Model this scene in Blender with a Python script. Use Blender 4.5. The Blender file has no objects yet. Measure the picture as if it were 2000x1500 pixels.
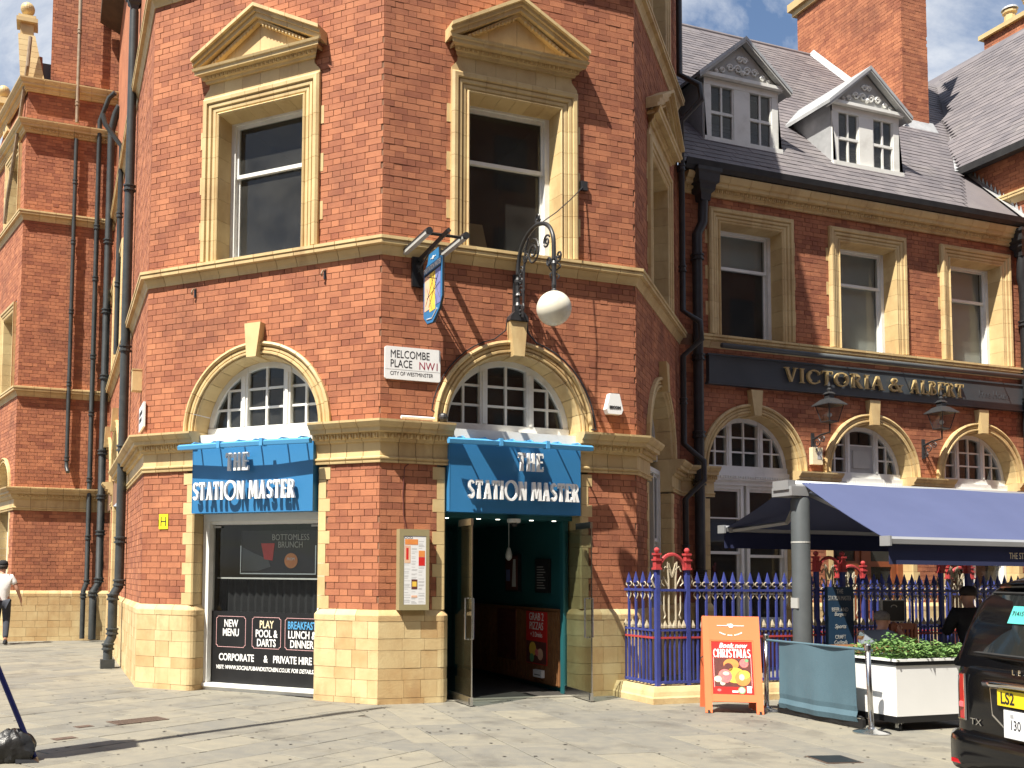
import bpy, bmesh, math, random
from mathutils import Matrix, Vector
random.seed(11)
sc = bpy.context.scene
COL = sc.collection
R = math.radians
PI = math.pi

# ---------------------------------------------------------------- camera
CAM = Vector((-3.6755, -10.9193, 1.532))
cd = bpy.data.cameras.new('camera')
cd.sensor_width = 36.0
cd.lens = 33.943
cd.shift_x, cd.shift_y = 0.1142, 0.1269
cd.clip_start, cd.clip_end = 0.1, 2000
cam = bpy.data.objects.new('camera', cd)
COL.objects.link(cam)
cam.matrix_world = Matrix.Translation(CAM) @ Matrix.Rotation(R(-19.521), 4, 'Z') @ Matrix.Rotation(R(93.588), 4, 'X') @ Matrix.Rotation(R(0.515), 4, 'Z')
sc.camera = cam

# ---------------------------------------------------------------- sky and sun
SUN_AZ = (0.885, 0.466)          # direction the light travels over the ground
SUN_EL = 58.0
world = bpy.data.worlds.new('World')
sc.world = world
world.use_nodes = True
nt = world.node_tree
nt.nodes.clear()
out = nt.nodes.new('ShaderNodeOutputWorld')
bg = nt.nodes.new('ShaderNodeBackground')
sky = nt.nodes.new('ShaderNodeTexSky')
sky.sky_type = 'NISHITA'
sky.sun_disc = False
sky.sun_elevation = R(SUN_EL)
sky.sun_rotation = math.atan2(-SUN_AZ[0], -SUN_AZ[1])
sky.air_density, sky.dust_density, sky.ozone_density = 1.0, 0.6, 2.0
# thin broken clouds all over the dome, mapped on a flat layer overhead
tc = nt.nodes.new('ShaderNodeTexCoord')
sep = nt.nodes.new('ShaderNodeSeparateXYZ')
nt.links.new(tc.outputs['Generated'], sep.inputs[0])
def wmath(op, a, b):
    n = nt.nodes.new('ShaderNodeMath'); n.operation = op
    for i, v in enumerate((a, b)):
        if isinstance(v, (int, float)): n.inputs[i].default_value = v
        else: nt.links.new(v, n.inputs[i])
    return n.outputs[0]
zz = wmath('ADD', wmath('MAXIMUM', sep.outputs[2], 0.0), 0.25)
cmb = nt.nodes.new('ShaderNodeCombineXYZ')
nt.links.new(wmath('DIVIDE', sep.outputs[0], zz), cmb.inputs[0])
nt.links.new(wmath('DIVIDE', sep.outputs[1], zz), cmb.inputs[1])
cn = nt.nodes.new('ShaderNodeTexNoise')
cn.inputs['Scale'].default_value = 2.6
cn.inputs['Detail'].default_value = 8
cn.inputs['Roughness'].default_value = 0.62
cn.inputs['Distortion'].default_value = 0.35
nt.links.new(cmb.outputs[0], cn.inputs['Vector'])
cr = nt.nodes.new('ShaderNodeValToRGB')
cr.color_ramp.elements[0].position = 0.43
cr.color_ramp.elements[1].position = 0.66
nt.links.new(cn.outputs['Fac'], cr.inputs[0])
mx = nt.nodes.new('ShaderNodeMix'); mx.data_type = 'RGBA'
mx.inputs['B'].default_value = (7.0, 7.1, 7.2, 1)
nt.links.new(cr.outputs[0], mx.inputs['Factor'])
nt.links.new(sky.outputs[0], mx.inputs['A'])
nt.links.new(mx.outputs['Result'], bg.inputs['Color'])
bg.inputs['Strength'].default_value = 0.07
nt.links.new(bg.outputs[0], out.inputs[0])
sl = bpy.data.lights.new('sun', 'SUN')
sl.energy = 5.0
sl.angle = R(0.5)
sl.color = (1.0, 0.94, 0.83)
sun = bpy.data.objects.new('sun', sl)
COL.objects.link(sun)
_c = math.cos(R(SUN_EL))
sun.rotation_euler = Vector((SUN_AZ[0] * _c, SUN_AZ[1] * _c, -math.sin(R(SUN_EL)))).to_track_quat('-Z', 'Y').to_euler()
sun.location = (-12, -8, 22)
sc.view_settings.view_transform = 'Standard'
sc.view_settings.look = 'None'
sc.view_settings.gamma = 1.0
sc.view_settings.exposure = 1.08
sc.view_settings.use_curve_mapping = False

# ---------------------------------------------------------------- materials
MATS = {}
def mat(name, c1, c2=None, rough=0.7, ns=6.0, namt=1.0, isl=0.0, bump=0.0, bs=60.0, metal=0.0, spec=0.4, dirt=None, dirt_amt=0.0, dirt_scale=1.2, streak=0.0, coat=0.0):
    """c1..c2 mixed by noise plus a per-piece random; dirt is a third colour in blotches with a shape of their own."""
    m = bpy.data.materials.new(name); m.use_nodes = True
    t = m.node_tree; N = t.nodes; L = t.links
    b = N['Principled BSDF']
    b.inputs['Roughness'].default_value = rough
    b.inputs['Metallic'].default_value = metal
    b.inputs['Specular IOR Level'].default_value = spec
    b.inputs['Coat Weight'].default_value = coat
    b.inputs['Coat Roughness'].default_value = 0.04
    b.inputs['Base Color'].default_value = (*c1, 1)
    geo = N.new('ShaderNodeNewGeometry')
    def ma(op, a, bb, clamp=False):
        n = N.new('ShaderNodeMath'); n.operation = op; n.use_clamp = clamp
        for i, v in enumerate((a, bb)):
            if isinstance(v, (int, float)): n.inputs[i].default_value = v
            else: L.new(v, n.inputs[i])
        return n.outputs[0]
    def noise(scale, detail=5, rough_=0.6, vec=None):
        n = N.new('ShaderNodeTexNoise'); n.inputs['Scale'].default_value = scale; n.inputs['Detail'].default_value = detail; n.inputs['Roughness'].default_value = rough_
        L.new(vec or geo.outputs['Position'], n.inputs['Vector']); return n.outputs['Fac']
    if c2 is not None:
        f = ma('MULTIPLY', ma('SUBTRACT', noise(ns), 0.5), 2.2 * namt)
        f = ma('ADD', f, 0.5 * (1 - isl) if isl else 0.5)
        if isl:
            oi = N.new('ShaderNodeObjectInfo')
            r = ma('FRACT', ma('ADD', geo.outputs['Random Per Island'], oi.outputs['Random']), 0)
            f = ma('ADD', f, ma('MULTIPLY', r, isl))
        mixn = N.new('ShaderNodeMix'); mixn.data_type = 'RGBA'
        fac = N.new('ShaderNodeClamp'); L.new(f, fac.inputs[0])
        L.new(fac.outputs[0], mixn.inputs['Factor'])
        mixn.inputs['A'].default_value = (*c1, 1); mixn.inputs['B'].default_value = (*c2, 1)
        col = mixn.outputs['Result']
        if dirt is not None:
            vec = None
            if streak:
                mp = N.new('ShaderNodeMapping'); mp.inputs['Scale'].default_value = (1, 1, streak); L.new(geo.outputs['Position'], mp.inputs[0]); vec = mp.outputs[0]
            d = ma('MULTIPLY', ma('SUBTRACT', noise(dirt_scale, 8, 0.65, vec), 0.52), 5.0, True)
            m2 = N.new('ShaderNodeMix'); m2.data_type = 'RGBA'
            L.new(ma('MULTIPLY', d, dirt_amt), m2.inputs['Factor']); L.new(col, m2.inputs['A']); m2.inputs['B'].default_value = (*dirt, 1)
            col = m2.outputs['Result']
        L.new(col, b.inputs['Base Color'])
    if bump:
        bn = N.new('ShaderNodeBump'); bn.inputs['Strength'].default_value = bump; bn.inputs['Distance'].default_value = 0.01
        L.new(noise(bs, 4), bn.inputs['Height']); L.new(bn.outputs[0], b.inputs['Normal'])
    MATS[name] = m
    return m
def emit(name, c, s):
    m = bpy.data.materials.new(name); m.use_nodes = True
    b = m.node_tree.nodes['Principled BSDF']; b.inputs['Base Color'].default_value = (*c, 1)
    b.inputs['Emission Color'].default_value = (*c, 1); b.inputs['Emission Strength'].default_value = s
    MATS[name] = m; return m
def glassm(name, tint=(0.85, 0.88, 0.87), ior=1.5, wob=0.0, dust=0.0):
    m = bpy.data.materials.new(name); m.use_nodes = True
    t = m.node_tree; N = t.nodes; L = t.links; N.remove(N['Principled BSDF'])
    o = N['Material Output']
    tr = N.new('ShaderNodeBsdfTransparent'); tr.inputs[0].default_value = (*tint, 1)
    gl = N.new('ShaderNodeBsdfGlossy'); gl.inputs['Roughness'].default_value = 0.02
    lw = N.new('ShaderNodeLayerWeight'); lw.inputs[0].default_value = 0.5      # facing term, the same from both sides
    pw = N.new('ShaderNodeMath'); pw.operation = 'POWER'; L.new(lw.outputs['Facing'], pw.inputs[0]); pw.inputs[1].default_value = 4.0
    ad = N.new('ShaderNodeMath'); ad.operation = 'MULTIPLY_ADD'; L.new(pw.outputs[0], ad.inputs[0]); ad.inputs[1].default_value = 0.85; ad.inputs[2].default_value = ((ior-1)/(ior+1))**2
    ms = N.new('ShaderNodeMixShader'); L.new(ad.outputs[0], ms.inputs[0]); L.new(tr.outputs[0], ms.inputs[1]); L.new(gl.outputs[0], ms.inputs[2])
    if wob:
        g = N.new('ShaderNodeNewGeometry'); n = N.new('ShaderNodeTexNoise'); n.inputs['Scale'].default_value = 3; L.new(g.outputs['Position'], n.inputs['Vector'])
        bn = N.new('ShaderNodeBump'); bn.inputs['Strength'].default_value = wob; L.new(n.outputs['Fac'], bn.inputs['Height'])
        L.new(bn.outputs[0], gl.inputs['Normal'])
    last = ms
    if dust:
        df = N.new('ShaderNodeBsdfDiffuse'); df.inputs[0].default_value = (0.55, 0.54, 0.5, 1)
        g2 = N.new('ShaderNodeNewGeometry'); n2 = N.new('ShaderNodeTexNoise'); n2.inputs['Scale'].default_value = 2.5; n2.inputs['Detail'].default_value = 8; L.new(g2.outputs['Position'], n2.inputs['Vector'])
        mu = N.new('ShaderNodeMath'); mu.operation = 'MULTIPLY'; L.new(n2.outputs['Fac'], mu.inputs[0]); mu.inputs[1].default_value = dust*2
        last = N.new('ShaderNodeMixShader'); L.new(mu.outputs[0], last.inputs[0]); L.new(ms.outputs[0], last.inputs[1]); L.new(df.outputs[0], last.inputs[2])
    L.new(last.outputs[0], o.inputs[0]); MATS[name] = m; return m

mat('brick', (0.25, 0.083, 0.046), (0.49, 0.192, 0.094), 0.85, 2.2, 0.7, 0.65, 0.5, 90, dirt=(0.17, 0.065, 0.04), dirt_amt=0.7, dirt_scale=0.9)
mat('mortar', (0.30, 0.165, 0.10), (0.14, 0.07, 0.042), 0.95, 3, 1, 0, 0.3, 150)
mat('terracotta', (0.66, 0.51, 0.26), (0.50, 0.35, 0.165), 0.5, 4, 0.6, 0.6, 0.15, 40, dirt=(0.30, 0.16, 0.07), dirt_amt=0.55, dirt_scale=2.4, streak=0.35)
mat('stone', (0.63, 0.50, 0.27), (0.48, 0.31, 0.14), 0.7, 3, 0.8, 0.75, 0.35, 45, dirt=(0.30, 0.17, 0.08), dirt_amt=0.5, dirt_scale=3.5, streak=0.5)
mat('white_paint', (0.78, 0.78, 0.75), (0.70, 0.70, 0.66), 0.45, 5, 0.8, 0, 0.08, 30, dirt=(0.35, 0.33, 0.29), dirt_amt=0.35, dirt_scale=3)
mat('grey_paint', (0.46, 0.46, 0.44), (0.38, 0.38, 0.36), 0.5, 5, 0.8)
mat('iron', (0.022, 0.023, 0.026), (0.04, 0.04, 0.042), 0.38, 9, 0.8, 0, 0.15, 60)
mat('pipe_paint', (0.028, 0.033, 0.036), (0.055, 0.06, 0.06), 0.4, 6, 0.9, 0, 0.1, 40)
mat('cream_pipe', (0.36, 0.28, 0.19), (0.2, 0.13, 0.08), 0.5, 6)
mat('sign_blue', (0.030, 0.165, 0.36), (0.034, 0.18, 0.385), 0.42, 1.5, 0.6)
mat('sign_blue_light', (0.09, 0.33, 0.60), (0.08, 0.30, 0.56), 0.4, 3)
mat('white', (0.82, 0.82, 0.81), (0.78, 0.78, 0.77), 0.4, 4)
mat('black', (0.008, 0.008, 0.009), (0.014, 0.014, 0.015), 0.35, 5)
mat('dark_room', (0.055, 0.053, 0.05), (0.085, 0.08, 0.075), 0.9, 1.5)
mat('blind', (0.62, 0.62, 0.58), (0.56, 0.56, 0.52), 0.8, 2)
mat('board_ply', (0.50, 0.36, 0.19), (0.43, 0.30, 0.15), 0.7, 4)
mat('slate', (0.115, 0.105, 0.115), (0.19, 0.17, 0.175), 0.6, 1.2, 0.5, 0.65, 0.3, 60, dirt=(0.26, 0.24, 0.22), dirt_amt=0.35, dirt_scale=1.1)
mat('lead', (0.50, 0.51, 0.52), (0.30, 0.31, 0.32), 0.5, 3, 1, 0, 0.3, 12, metal=0.2)
mat('gutter', (0.012, 0.012, 0.014), (0.03, 0.03, 0.03), 0.5, 5)
mat('paving', (0.235, 0.215, 0.165), (0.155, 0.15, 0.132), 0.8, 5.0, 0.7, 0.7, 0.5, 55, dirt=(0.085, 0.078, 0.066), dirt_amt=0.8, dirt_scale=1.6)
mat('bedding', (0.07, 0.06, 0.05), (0.13, 0.11, 0.085), 0.95, 8)
mat('asphalt', (0.05, 0.05, 0.05), (0.07, 0.068, 0.065), 0.9, 20, 1, 0, 0.5, 200)
mat('spot', (0.05, 0.045, 0.04), (0.08, 0.07, 0.06), 0.9, 30)
mat('grate', (0.16, 0.11, 0.085), (0.10, 0.075, 0.06), 0.6, 20, 1, 0, 0.4, 80, metal=0.3)
mat('soffit_brown', (0.10, 0.065, 0.04), (0.06, 0.04, 0.025), 0.7, 5)
mat('gold', (0.60, 0.45, 0.21), (0.50, 0.36, 0.16), 0.4, 8, metal=0.15)
mat('slate_sign', (0.045, 0.055, 0.065), (0.06, 0.07, 0.08), 0.4, 2)
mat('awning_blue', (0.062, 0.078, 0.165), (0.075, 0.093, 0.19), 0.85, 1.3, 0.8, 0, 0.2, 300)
mat('awning_shaded', (0.018, 0.024, 0.075), (0.024, 0.03, 0.085), 0.9, 2)  # darker copy of the awning blue: the valance's shade is in the colour
mat('alu', (0.47, 0.48, 0.49), (0.42, 0.43, 0.44), 0.35, 4, metal=0.5)
mat('post_grey', (0.095, 0.105, 0.11), (0.07, 0.078, 0.082), 0.4, 3, 1, 0, 0.06, 30)
mat('rail_blue', (0.052, 0.068, 0.265), (0.036, 0.048, 0.20), 0.4, 8, 1, 0, 0.15, 60)
mat('rail_red', (0.46, 0.06, 0.06), (0.36, 0.045, 0.05), 0.45, 8)
mat('rail_cream', (0.50, 0.45, 0.34), (0.40, 0.33, 0.22), 0.5, 10)
mat('orange', (0.80, 0.21, 0.085), (0.76, 0.19, 0.075), 0.45, 3)
mat('poster_red', (0.66, 0.035, 0.03), (0.56, 0.025, 0.022), 0.4, 14)
mat('banner', (0.065, 0.118, 0.150), (0.08, 0.14, 0.175), 0.8, 2.5, 1, 0, 0.25, 400)
mat('steel', (0.62, 0.62, 0.62), (0.55, 0.55, 0.55), 0.22, 4, metal=1.0)
mat('planter_white', (0.84, 0.84, 0.82), (0.80, 0.80, 0.78), 0.5, 3)
mat('leaf', (0.05, 0.13, 0.03), (0.19, 0.30, 0.09), 0.5, 3, 0.5, 0.9)
mat('soil', (0.03, 0.022, 0.015), (0.05, 0.035, 0.02), 0.95, 20)
mat('car_black', (0.004, 0.004, 0.005), (0.006, 0.006, 0.007), 0.12, 3, spec=0.35, coat=0.25)
mat('car_glass', (0.012, 0.014, 0.014), (0.02, 0.022, 0.022), 0.05, 2, spec=0.8)
mat('chrome', (0.72, 0.72, 0.73), (0.68, 0.68, 0.69), 0.12, 4, metal=1.0)
mat('tail_red', (0.52, 0.012, 0.02), (0.42, 0.008, 0.015), 0.12, 8, coat=0.5)
mat('plate_yellow', (0.85, 0.62, 0.02), (0.82, 0.59, 0.02), 0.4, 6)
mat('rubber', (0.015, 0.015, 0.015), (0.025, 0.025, 0.025), 0.8, 10)
mat('sticker', (0.10, 0.52, 0.47), (0.12, 0.55, 0.50), 0.4, 8)
mat('teal', (0.012, 0.085, 0.095), (0.015, 0.10, 0.11), 0.55, 2)
mat('wood', (0.27, 0.13, 0.055), (0.17, 0.075, 0.03), 0.5, 12, 1, 0.3)
mat('wood_red', (0.24, 0.075, 0.03), (0.18, 0.05, 0.022), 0.4, 10)
mat('dark_floor', (0.05, 0.045, 0.04), (0.03, 0.028, 0.025), 0.6, 6)
mat('khaki', (0.34, 0.29, 0.16), (0.32, 0.27, 0.145), 0.4, 3, metal=0.1)
mat('paper', (0.76, 0.76, 0.76), (0.72, 0.72, 0.72), 0.6, 5)
mat('ink', (0.015, 0.015, 0.02), (0.02, 0.02, 0.025), 0.6, 5)
mat('faint_ink', (0.42, 0.42, 0.42), (0.38, 0.38, 0.38), 0.6, 5)
mat('plate_red', (0.30, 0.02, 0.05), (0.28, 0.02, 0.05), 0.5, 5)
mat('yellow', (0.83, 0.72, 0.02), (0.80, 0.68, 0.02), 0.5, 5)
mat('globe', (0.80, 0.77, 0.66), (0.62, 0.58, 0.46), 0.25, 3, 0.8, dirt=(0.28, 0.25, 0.18), dirt_amt=0.5, dirt_scale=5)
mat('print_orange', (0.75, 0.30, 0.08), (0.70, 0.22, 0.06), 0.5, 20)
mat('print_yellow', (0.80, 0.60, 0.10), (0.80, 0.45, 0.06), 0.5, 25)
mat('print_green', (0.10, 0.30, 0.14), (0.20, 0.42, 0.20), 0.5, 20)
mat('print_pink', (0.70, 0.12, 0.16), (0.75, 0.25, 0.2), 0.5, 30)
mat('print_cream', (0.78, 0.70, 0.50), (0.72, 0.60, 0.38), 0.5, 30)
mat('print_dark', (0.09, 0.03, 0.03), (0.16, 0.05, 0.04), 0.5, 30)
mat('print_violet', (0.13, 0.17, 0.42), (0.22, 0.24, 0.45), 0.5, 12)
mat('print_peach', (0.72, 0.40, 0.28), (0.76, 0.52, 0.34), 0.5, 9)
mat('pink_line', (0.72, 0.42, 0.42), (0.72, 0.42, 0.42), 0.5, 5)
mat('skin', (0.55, 0.30, 0.21), (0.48, 0.25, 0.17), 0.55, 9)
mat('hair_grey', (0.09, 0.08, 0.07), (0.2, 0.18, 0.16), 0.8, 40)
mat('hair_dark', (0.02, 0.015, 0.012), (0.035, 0.025, 0.02), 0.7, 40)
mat('shirt_white', (0.78, 0.78, 0.78), (0.72, 0.72, 0.72), 0.85, 6)
mat('shirt_grey', (0.16, 0.18, 0.21), (0.13, 0.15, 0.18), 0.9, 6)
mat('cloth_black', (0.012, 0.012, 0.014), (0.02, 0.02, 0.022), 0.9, 6)
mat('jeans', (0.045, 0.05, 0.065), (0.03, 0.034, 0.045), 0.9, 8)
mat('navy', (0.012, 0.02, 0.13), (0.016, 0.026, 0.16), 0.4, 5)
mat('board_navy', (0.010, 0.035, 0.075), (0.012, 0.04, 0.085), 0.6, 4)
mat('bin_bag', (0.010, 0.010, 0.010), (0.022, 0.022, 0.022), 0.35, 14, 1, 0, 0.6, 25)
mat('wine', (0.75, 0.45, 0.25), (0.70, 0.40, 0.22), 0.1, 5)
glassm('glass')
glassm('window_glass', (0.62, 0.65, 0.64), 1.5, 0.02, 0.045)
glassm('door_glass', (0.72, 0.77, 0.76), 1.45)
emit('downlight', (1.0, 0.93, 0.8), 2.2)
emit('bulb', (1.0, 0.9, 0.75), 6.0)

# ---------------------------------------------------------------- mesh helpers
class MB:
    def __init__(s): s.v = []; s.f = []
    def add(s, vs, fs):
        n = len(s.v); s.v += [tuple(v) for v in vs]; s.f += [tuple(i + n for i in f) for f in fs]; return s
    def box(s, x0, x1, y0, y1, z0, z1):
        return s.add([(x0,y0,z0),(x1,y0,z0),(x1,y1,z0),(x0,y1,z0),(x0,y0,z1),(x1,y0,z1),(x1,y1,z1),(x0,y1,z1)],
                     [(0,3,2,1),(4,5,6,7),(0,1,5,4),(1,2,6,5),(2,3,7,6),(3,0,4,7)])
    def hexa(s, p): return s.add(p, [(0,3,2,1),(4,5,6,7),(0,1,5,4),(1,2,6,5),(2,3,7,6),(3,0,4,7)])
    def prism(s, poly, ax, a0, a1):
        def P(u, w, a): return {'z': (u, w, a), 'y': (u, a, w), 'x': (a, u, w)}[ax]
        n = len(poly)
        return s.add([P(u, w, a0) for u, w in poly] + [P(u, w, a1) for u, w in poly],
                     [tuple(range(n)), tuple(range(2*n-1, n-1, -1))] + [(i, i+n, (i+1) % n + n, (i+1) % n) for i in range(n)])
    def loft(s, rings, closed=True, caps=True):
        n = len(rings[0]); vs = [p for r in rings for p in r]; fs = []
        for k in range(len(rings)-1):
            for i in range(n if closed else n-1):
                j = (i+1) % n; fs.append((k*n+i, k*n+j, (k+1)*n+j, (k+1)*n+i))
        if caps: fs += [tuple(range(n-1, -1, -1)), tuple(range((len(rings)-1)*n, len(rings)*n))]
        return s.add(vs, fs)
    def tube(s, pts, r, n=8, caps=True):
        pts = [Vector(p) for p in pts]; rs = r if isinstance(r, (list, tuple)) else [r]*len(pts)
        rings = []; up = Vector((0.13, 0.21, 0.97))
        for i, p in enumerate(pts):
            t = (pts[min(i+1, len(pts)-1)] - pts[max(i-1, 0)]).normalized()
            a = t.cross(up)
            if a.length < 0.05: a = t.cross(Vector((1, 0, 0)))
            a.normalize(); b = t.cross(a); up = b if abs(t.dot(b)) < 0.9 else up
            up = a.cross(t)
            rings.append([p + (a*math.cos(2*PI*k/n) + b*math.sin(2*PI*k/n))*rs[i] for k in range(n)])
        return s.loft(rings, True, caps)
    def lathe(s, prof, c=(0, 0, 0), n=16, ax='z'):
        rings = []
        for r, h in prof:
            ring = []
            for k in range(n):
                a = 2*PI*k/n; u, w = r*math.cos(a), r*math.sin(a)
                ring.append({'z': (c[0]+u, c[1]+w, c[2]+h), 'y': (c[0]+u, c[1]+h, c[2]+w), 'x': (c[0]+h, c[1]+u, c[2]+w)}[ax])
            rings.append(ring)
        return s.loft(rings)
    def ball(s, c, r, n=16, m=10, sz=1.0):
        return s.lathe([(max(1e-4, r*math.sin(PI*k/m)), -r*sz*math.cos(PI*k/m)) for k in range(m+1)], c, n)
    def rod(s, a, b, w, d=None):
        """square bar from a to b"""
        return s.tube([a, b], w*0.7071, 4)
    def move(s, fn): s.v = [tuple(fn(*v)) for v in s.v]; return s
    def mesh(s, name, fix=True, smooth=False):
        me = bpy.data.meshes.new(name); me.from_pydata(s.v, [], s.f)
        if fix:
            bm = bmesh.new(); bm.from_mesh(me); bmesh.ops.recalc_face_normals(bm, faces=bm.faces); bm.to_mesh(me); bm.free()
        if smooth:
            me.polygons.foreach_set('use_smooth', [True]*len(me.polygons))
        me.update(); return me

def link(name, me, m=None, parent=None, loc=(0, 0, 0), rz=0.0, rot=None, scale=None):
    o = bpy.data.objects.new(name, me); COL.objects.link(o)
    if m and me and not me.materials: me.materials.append(MATS[m])
    o.parent = parent; o.location = loc
    o.rotation_euler = rot if rot else (0, 0, rz)
    if scale: o.scale = scale
    return o
def put(name, mb, m, parent=None, loc=(0, 0, 0), rz=0.0, smooth=False, fix=True, kind=None, angle=None):
    me = mb.mesh(name, fix, smooth)
    o = link(name, me, m, parent, loc, rz)
    if angle is not None:
        me.polygons.foreach_set('use_smooth', [True]*len(me.polygons))
        try: me.set_sharp_from_angle(angle=R(angle))
        except Exception: pass
    if kind: o['kind'] = kind
    return o
def tag(o, label, cat, group=None):
    o['label'] = label; o['category'] = cat
    if group: o['group'] = group
    return o
def thing(name, label, cat, loc=(0, 0, 0), rz=0.0, group=None):
    o = link(name, None, None, None, loc, rz); o.empty_display_size = 0.2
    return tag(o, label, cat, group)
def struct(o): o['kind'] = 'structure'; return o
class Fr:
    """a wall's own frame: x to the right along the wall, y into the wall, z up"""
    def __init__(s, th, ox, oy, deg, L):
        s.th, s.o, s.r, s.L = th, (ox, oy), R(deg), L
        s.loc = (ox - th.location[0], oy - th.location[1], 0)
    def w(s, x, y, z):
        c, n = math.cos(s.r), math.sin(s.r); return (s.o[0] + x*c - y*n, s.o[1] + x*n + y*c, z)
    def put(s, name, mb, m, parent=None, **k):
        if parent: return put(name, mb, m, parent, **k)
        return put(name, mb, m, s.th, loc=s.loc, rz=s.r, **k)

_dg = None
def text(name, body, size, m, parent, loc, sx=1.0, ext=0.002, align='CENTER', rz=0.0, space=1.0, shear=0.0, flat=False, bold=0.0, line=1.0):
    """lettering standing in the x-z plane and facing -y (or lying flat facing up)"""
    cu = bpy.data.curves.new(name, 'FONT'); cu.body = body; cu.size = size; cu.align_x = align; cu.align_y = 'CENTER'
    cu.extrude = ext; cu.space_character = space; cu.shear = shear; cu.offset = bold; cu.space_line = line; cu.resolution_u = 3
    to = bpy.data.objects.new(name, cu); COL.objects.link(to)
    dg = bpy.context.evaluated_depsgraph_get(); dg.update()
    me = bpy.data.meshes.new_from_object(to.evaluated_get(dg))
    bpy.data.objects.remove(to); bpy.data.curves.remove(cu)
    for v in me.vertices:
        x, y, z = v.co
        v.co = (x*sx, y, z) if flat else (x*sx, -z, y)
    me.materials.clear(); me.name = name
    return link(name, me, m, parent, loc, rz)
# ---------------------------------------------------------------- masonry helpers
W = 3.579
T22 = math.tan(R(22.5))
CH = 0.0791
unit = MB().box(-0.5, 0.5, 0, 1, -0.5, 0.5)
unit.f = [f for f in unit.f if f != (2, 3, 7, 6)]
BRICK_ME = unit.mesh('brick', False); BRICK_ME.materials.append(MATS['brick'])

def in_hole(h, z):
    if h[0] == 'r': return (h[1], h[2]) if h[3] <= z <= h[4] else None
    _, cx, cz, r = h
    if z < cz or z > cz + r: return None
    d = math.sqrt(max(0, r*r - (z-cz)**2)); return (cx-d, cx+d)
def brickwork(fr, x0, x1, z0, z1, holes, items, wall, ph=0.0):
    n = max(1, round((z1-z0)/CH)); h = (z1-z0)/n
    for k in range(n):
        za, zb = z0 + k*h, z0 + (k+1)*h; zm = (za+zb)/2
        iv = [(x0, x1)]
        for ho in holes:
            c = in_hole(ho, zm)
            if not c: continue
            nv = []
            for a, b in iv:
                if c[1] <= a or c[0] >= b: nv.append((a, b)); continue
                if c[0] - a > 0.02: nv.append((a, c[0]))
                if b - c[1] > 0.02: nv.append((c[1], b))
            iv = nv
        for a, b in iv:
            wall.add([(a, 0.006, za), (b, 0.006, za), (b, 0.006, zb), (a, 0.006, zb)], [(0, 1, 2, 3)])
            # Flemish bond: stretcher, header, stretcher ... shifted every other course
            x = -0.30 + (0.17 if k % 2 else 0.0) + ph + random.uniform(-0.012, 0.012); st = True
            while x < b:
                L = 0.228 if st else 0.112
                s0, s1 = max(a, x), min(b, x + L)
                if s1 - s0 > 0.03:
                    items.append((fr, s0 + 0.0034, s1 - 0.0034, za + 0.0033, zb - 0.0033, -random.uniform(0.0005, 0.006)))
                x += L; st = not st
def emit_bricks(th, items, nmax=300, m='brick', name='brick', rest='brickwork', depth=0.03):
    def d(it):
        c = it[0].w((it[1]+it[2])/2, 0, (it[3]+it[4])/2); return (c[0]-CAM[0])**2 + (c[1]-CAM[1])**2 + (c[2]-CAM[2])**2
    items.sort(key=d)
    o0 = th.location
    for fr, s0, s1, z0, z1, y in items[:nmax]:
        p = fr.w((s0+s1)/2, y, (z0+z1)/2)
        link(name, BRICK_ME, None, th, (p[0]-o0[0], p[1]-o0[1], p[2]), fr.r, scale=(s1-s0, depth, z1-z0))
    mb = MB()
    for fr, s0, s1, z0, z1, y in items[nmax:]:
        P = [fr.w(x, yy, z) for yy in (y, depth) for z in (z0, z1) for x in (s0, s1)]
        P = [(p[0]-o0[0], p[1]-o0[1], p[2]) for p in P]
        mb.add(P, [(0, 1, 3, 2), (0, 2, 6, 4), (1, 5, 7, 3), (2, 3, 7, 6), (0, 4, 5, 1)])
    if mb.v: put(rest, mb, m, th, fix=False, kind='stuff')

def mould(prof, s0, s1, e0=0, e1=0, back=0.0):
    """profile (projection, z) run along the wall; e = +1 mitre round an outer 135 degree corner, -1 inner"""
    mb = MB(); pr = [(-back, prof[0][1])] + prof + [(-back, prof[-1][1])] if back else prof
    mb.loft([[(s0 - e0*p*T22, -p, z) for p, z in pr], [(s1 + e1*p*T22, -p, z) for p, z in pr]])
    return mb
def course(fr, name, piece, prof, s0, s1, bw, m='terracotta', e0=0, e1=0, part_y=None):
    """a part holding a run of separately jointed blocks of one moulding"""
    n = max(1, round((s1-s0)/bw)); part = None
    for i in range(n):
        a = s0 + (s1-s0)*i/n; b = s0 + (s1-s0)*(i+1)/n
        mb = mould(prof, a + (0.0035 if i else 0), b - (0.0035 if i < n-1 else 0), e0 if i == 0 else 0, e1 if i == n-1 else 0)
        if part is None: part = fr.put(name, mb, m)
        else: put(piece, mb, m, part)
    return part
STRING = [(0, 0), (.015, 0), (.018, .025), (.03, .055), (.05, .085), (.058, .10), (.058, .112), (.112, .116), (.115, .15), (.103, .154), (.103, .166), (.126, .17), (.126, .207), (0, .235)]
BAND = [(0, 0), (.03, 0), (.035, .022), (.022, .03), (.03, .045), (.045, .05), (.045, .068), (.012, .08), (.012, .251), (0, .251)]
CORN = [(0, 0), (.045, .004), (.055, .04), (.075, .045), (.085, .105), (.145, .112), (.148, .16), (.165, .166), (.18, .18), (.212, .222), (.215, .248), (0, .272)]
def up(prof, z): return [(p, z+h) for p, h in prof]
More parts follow.
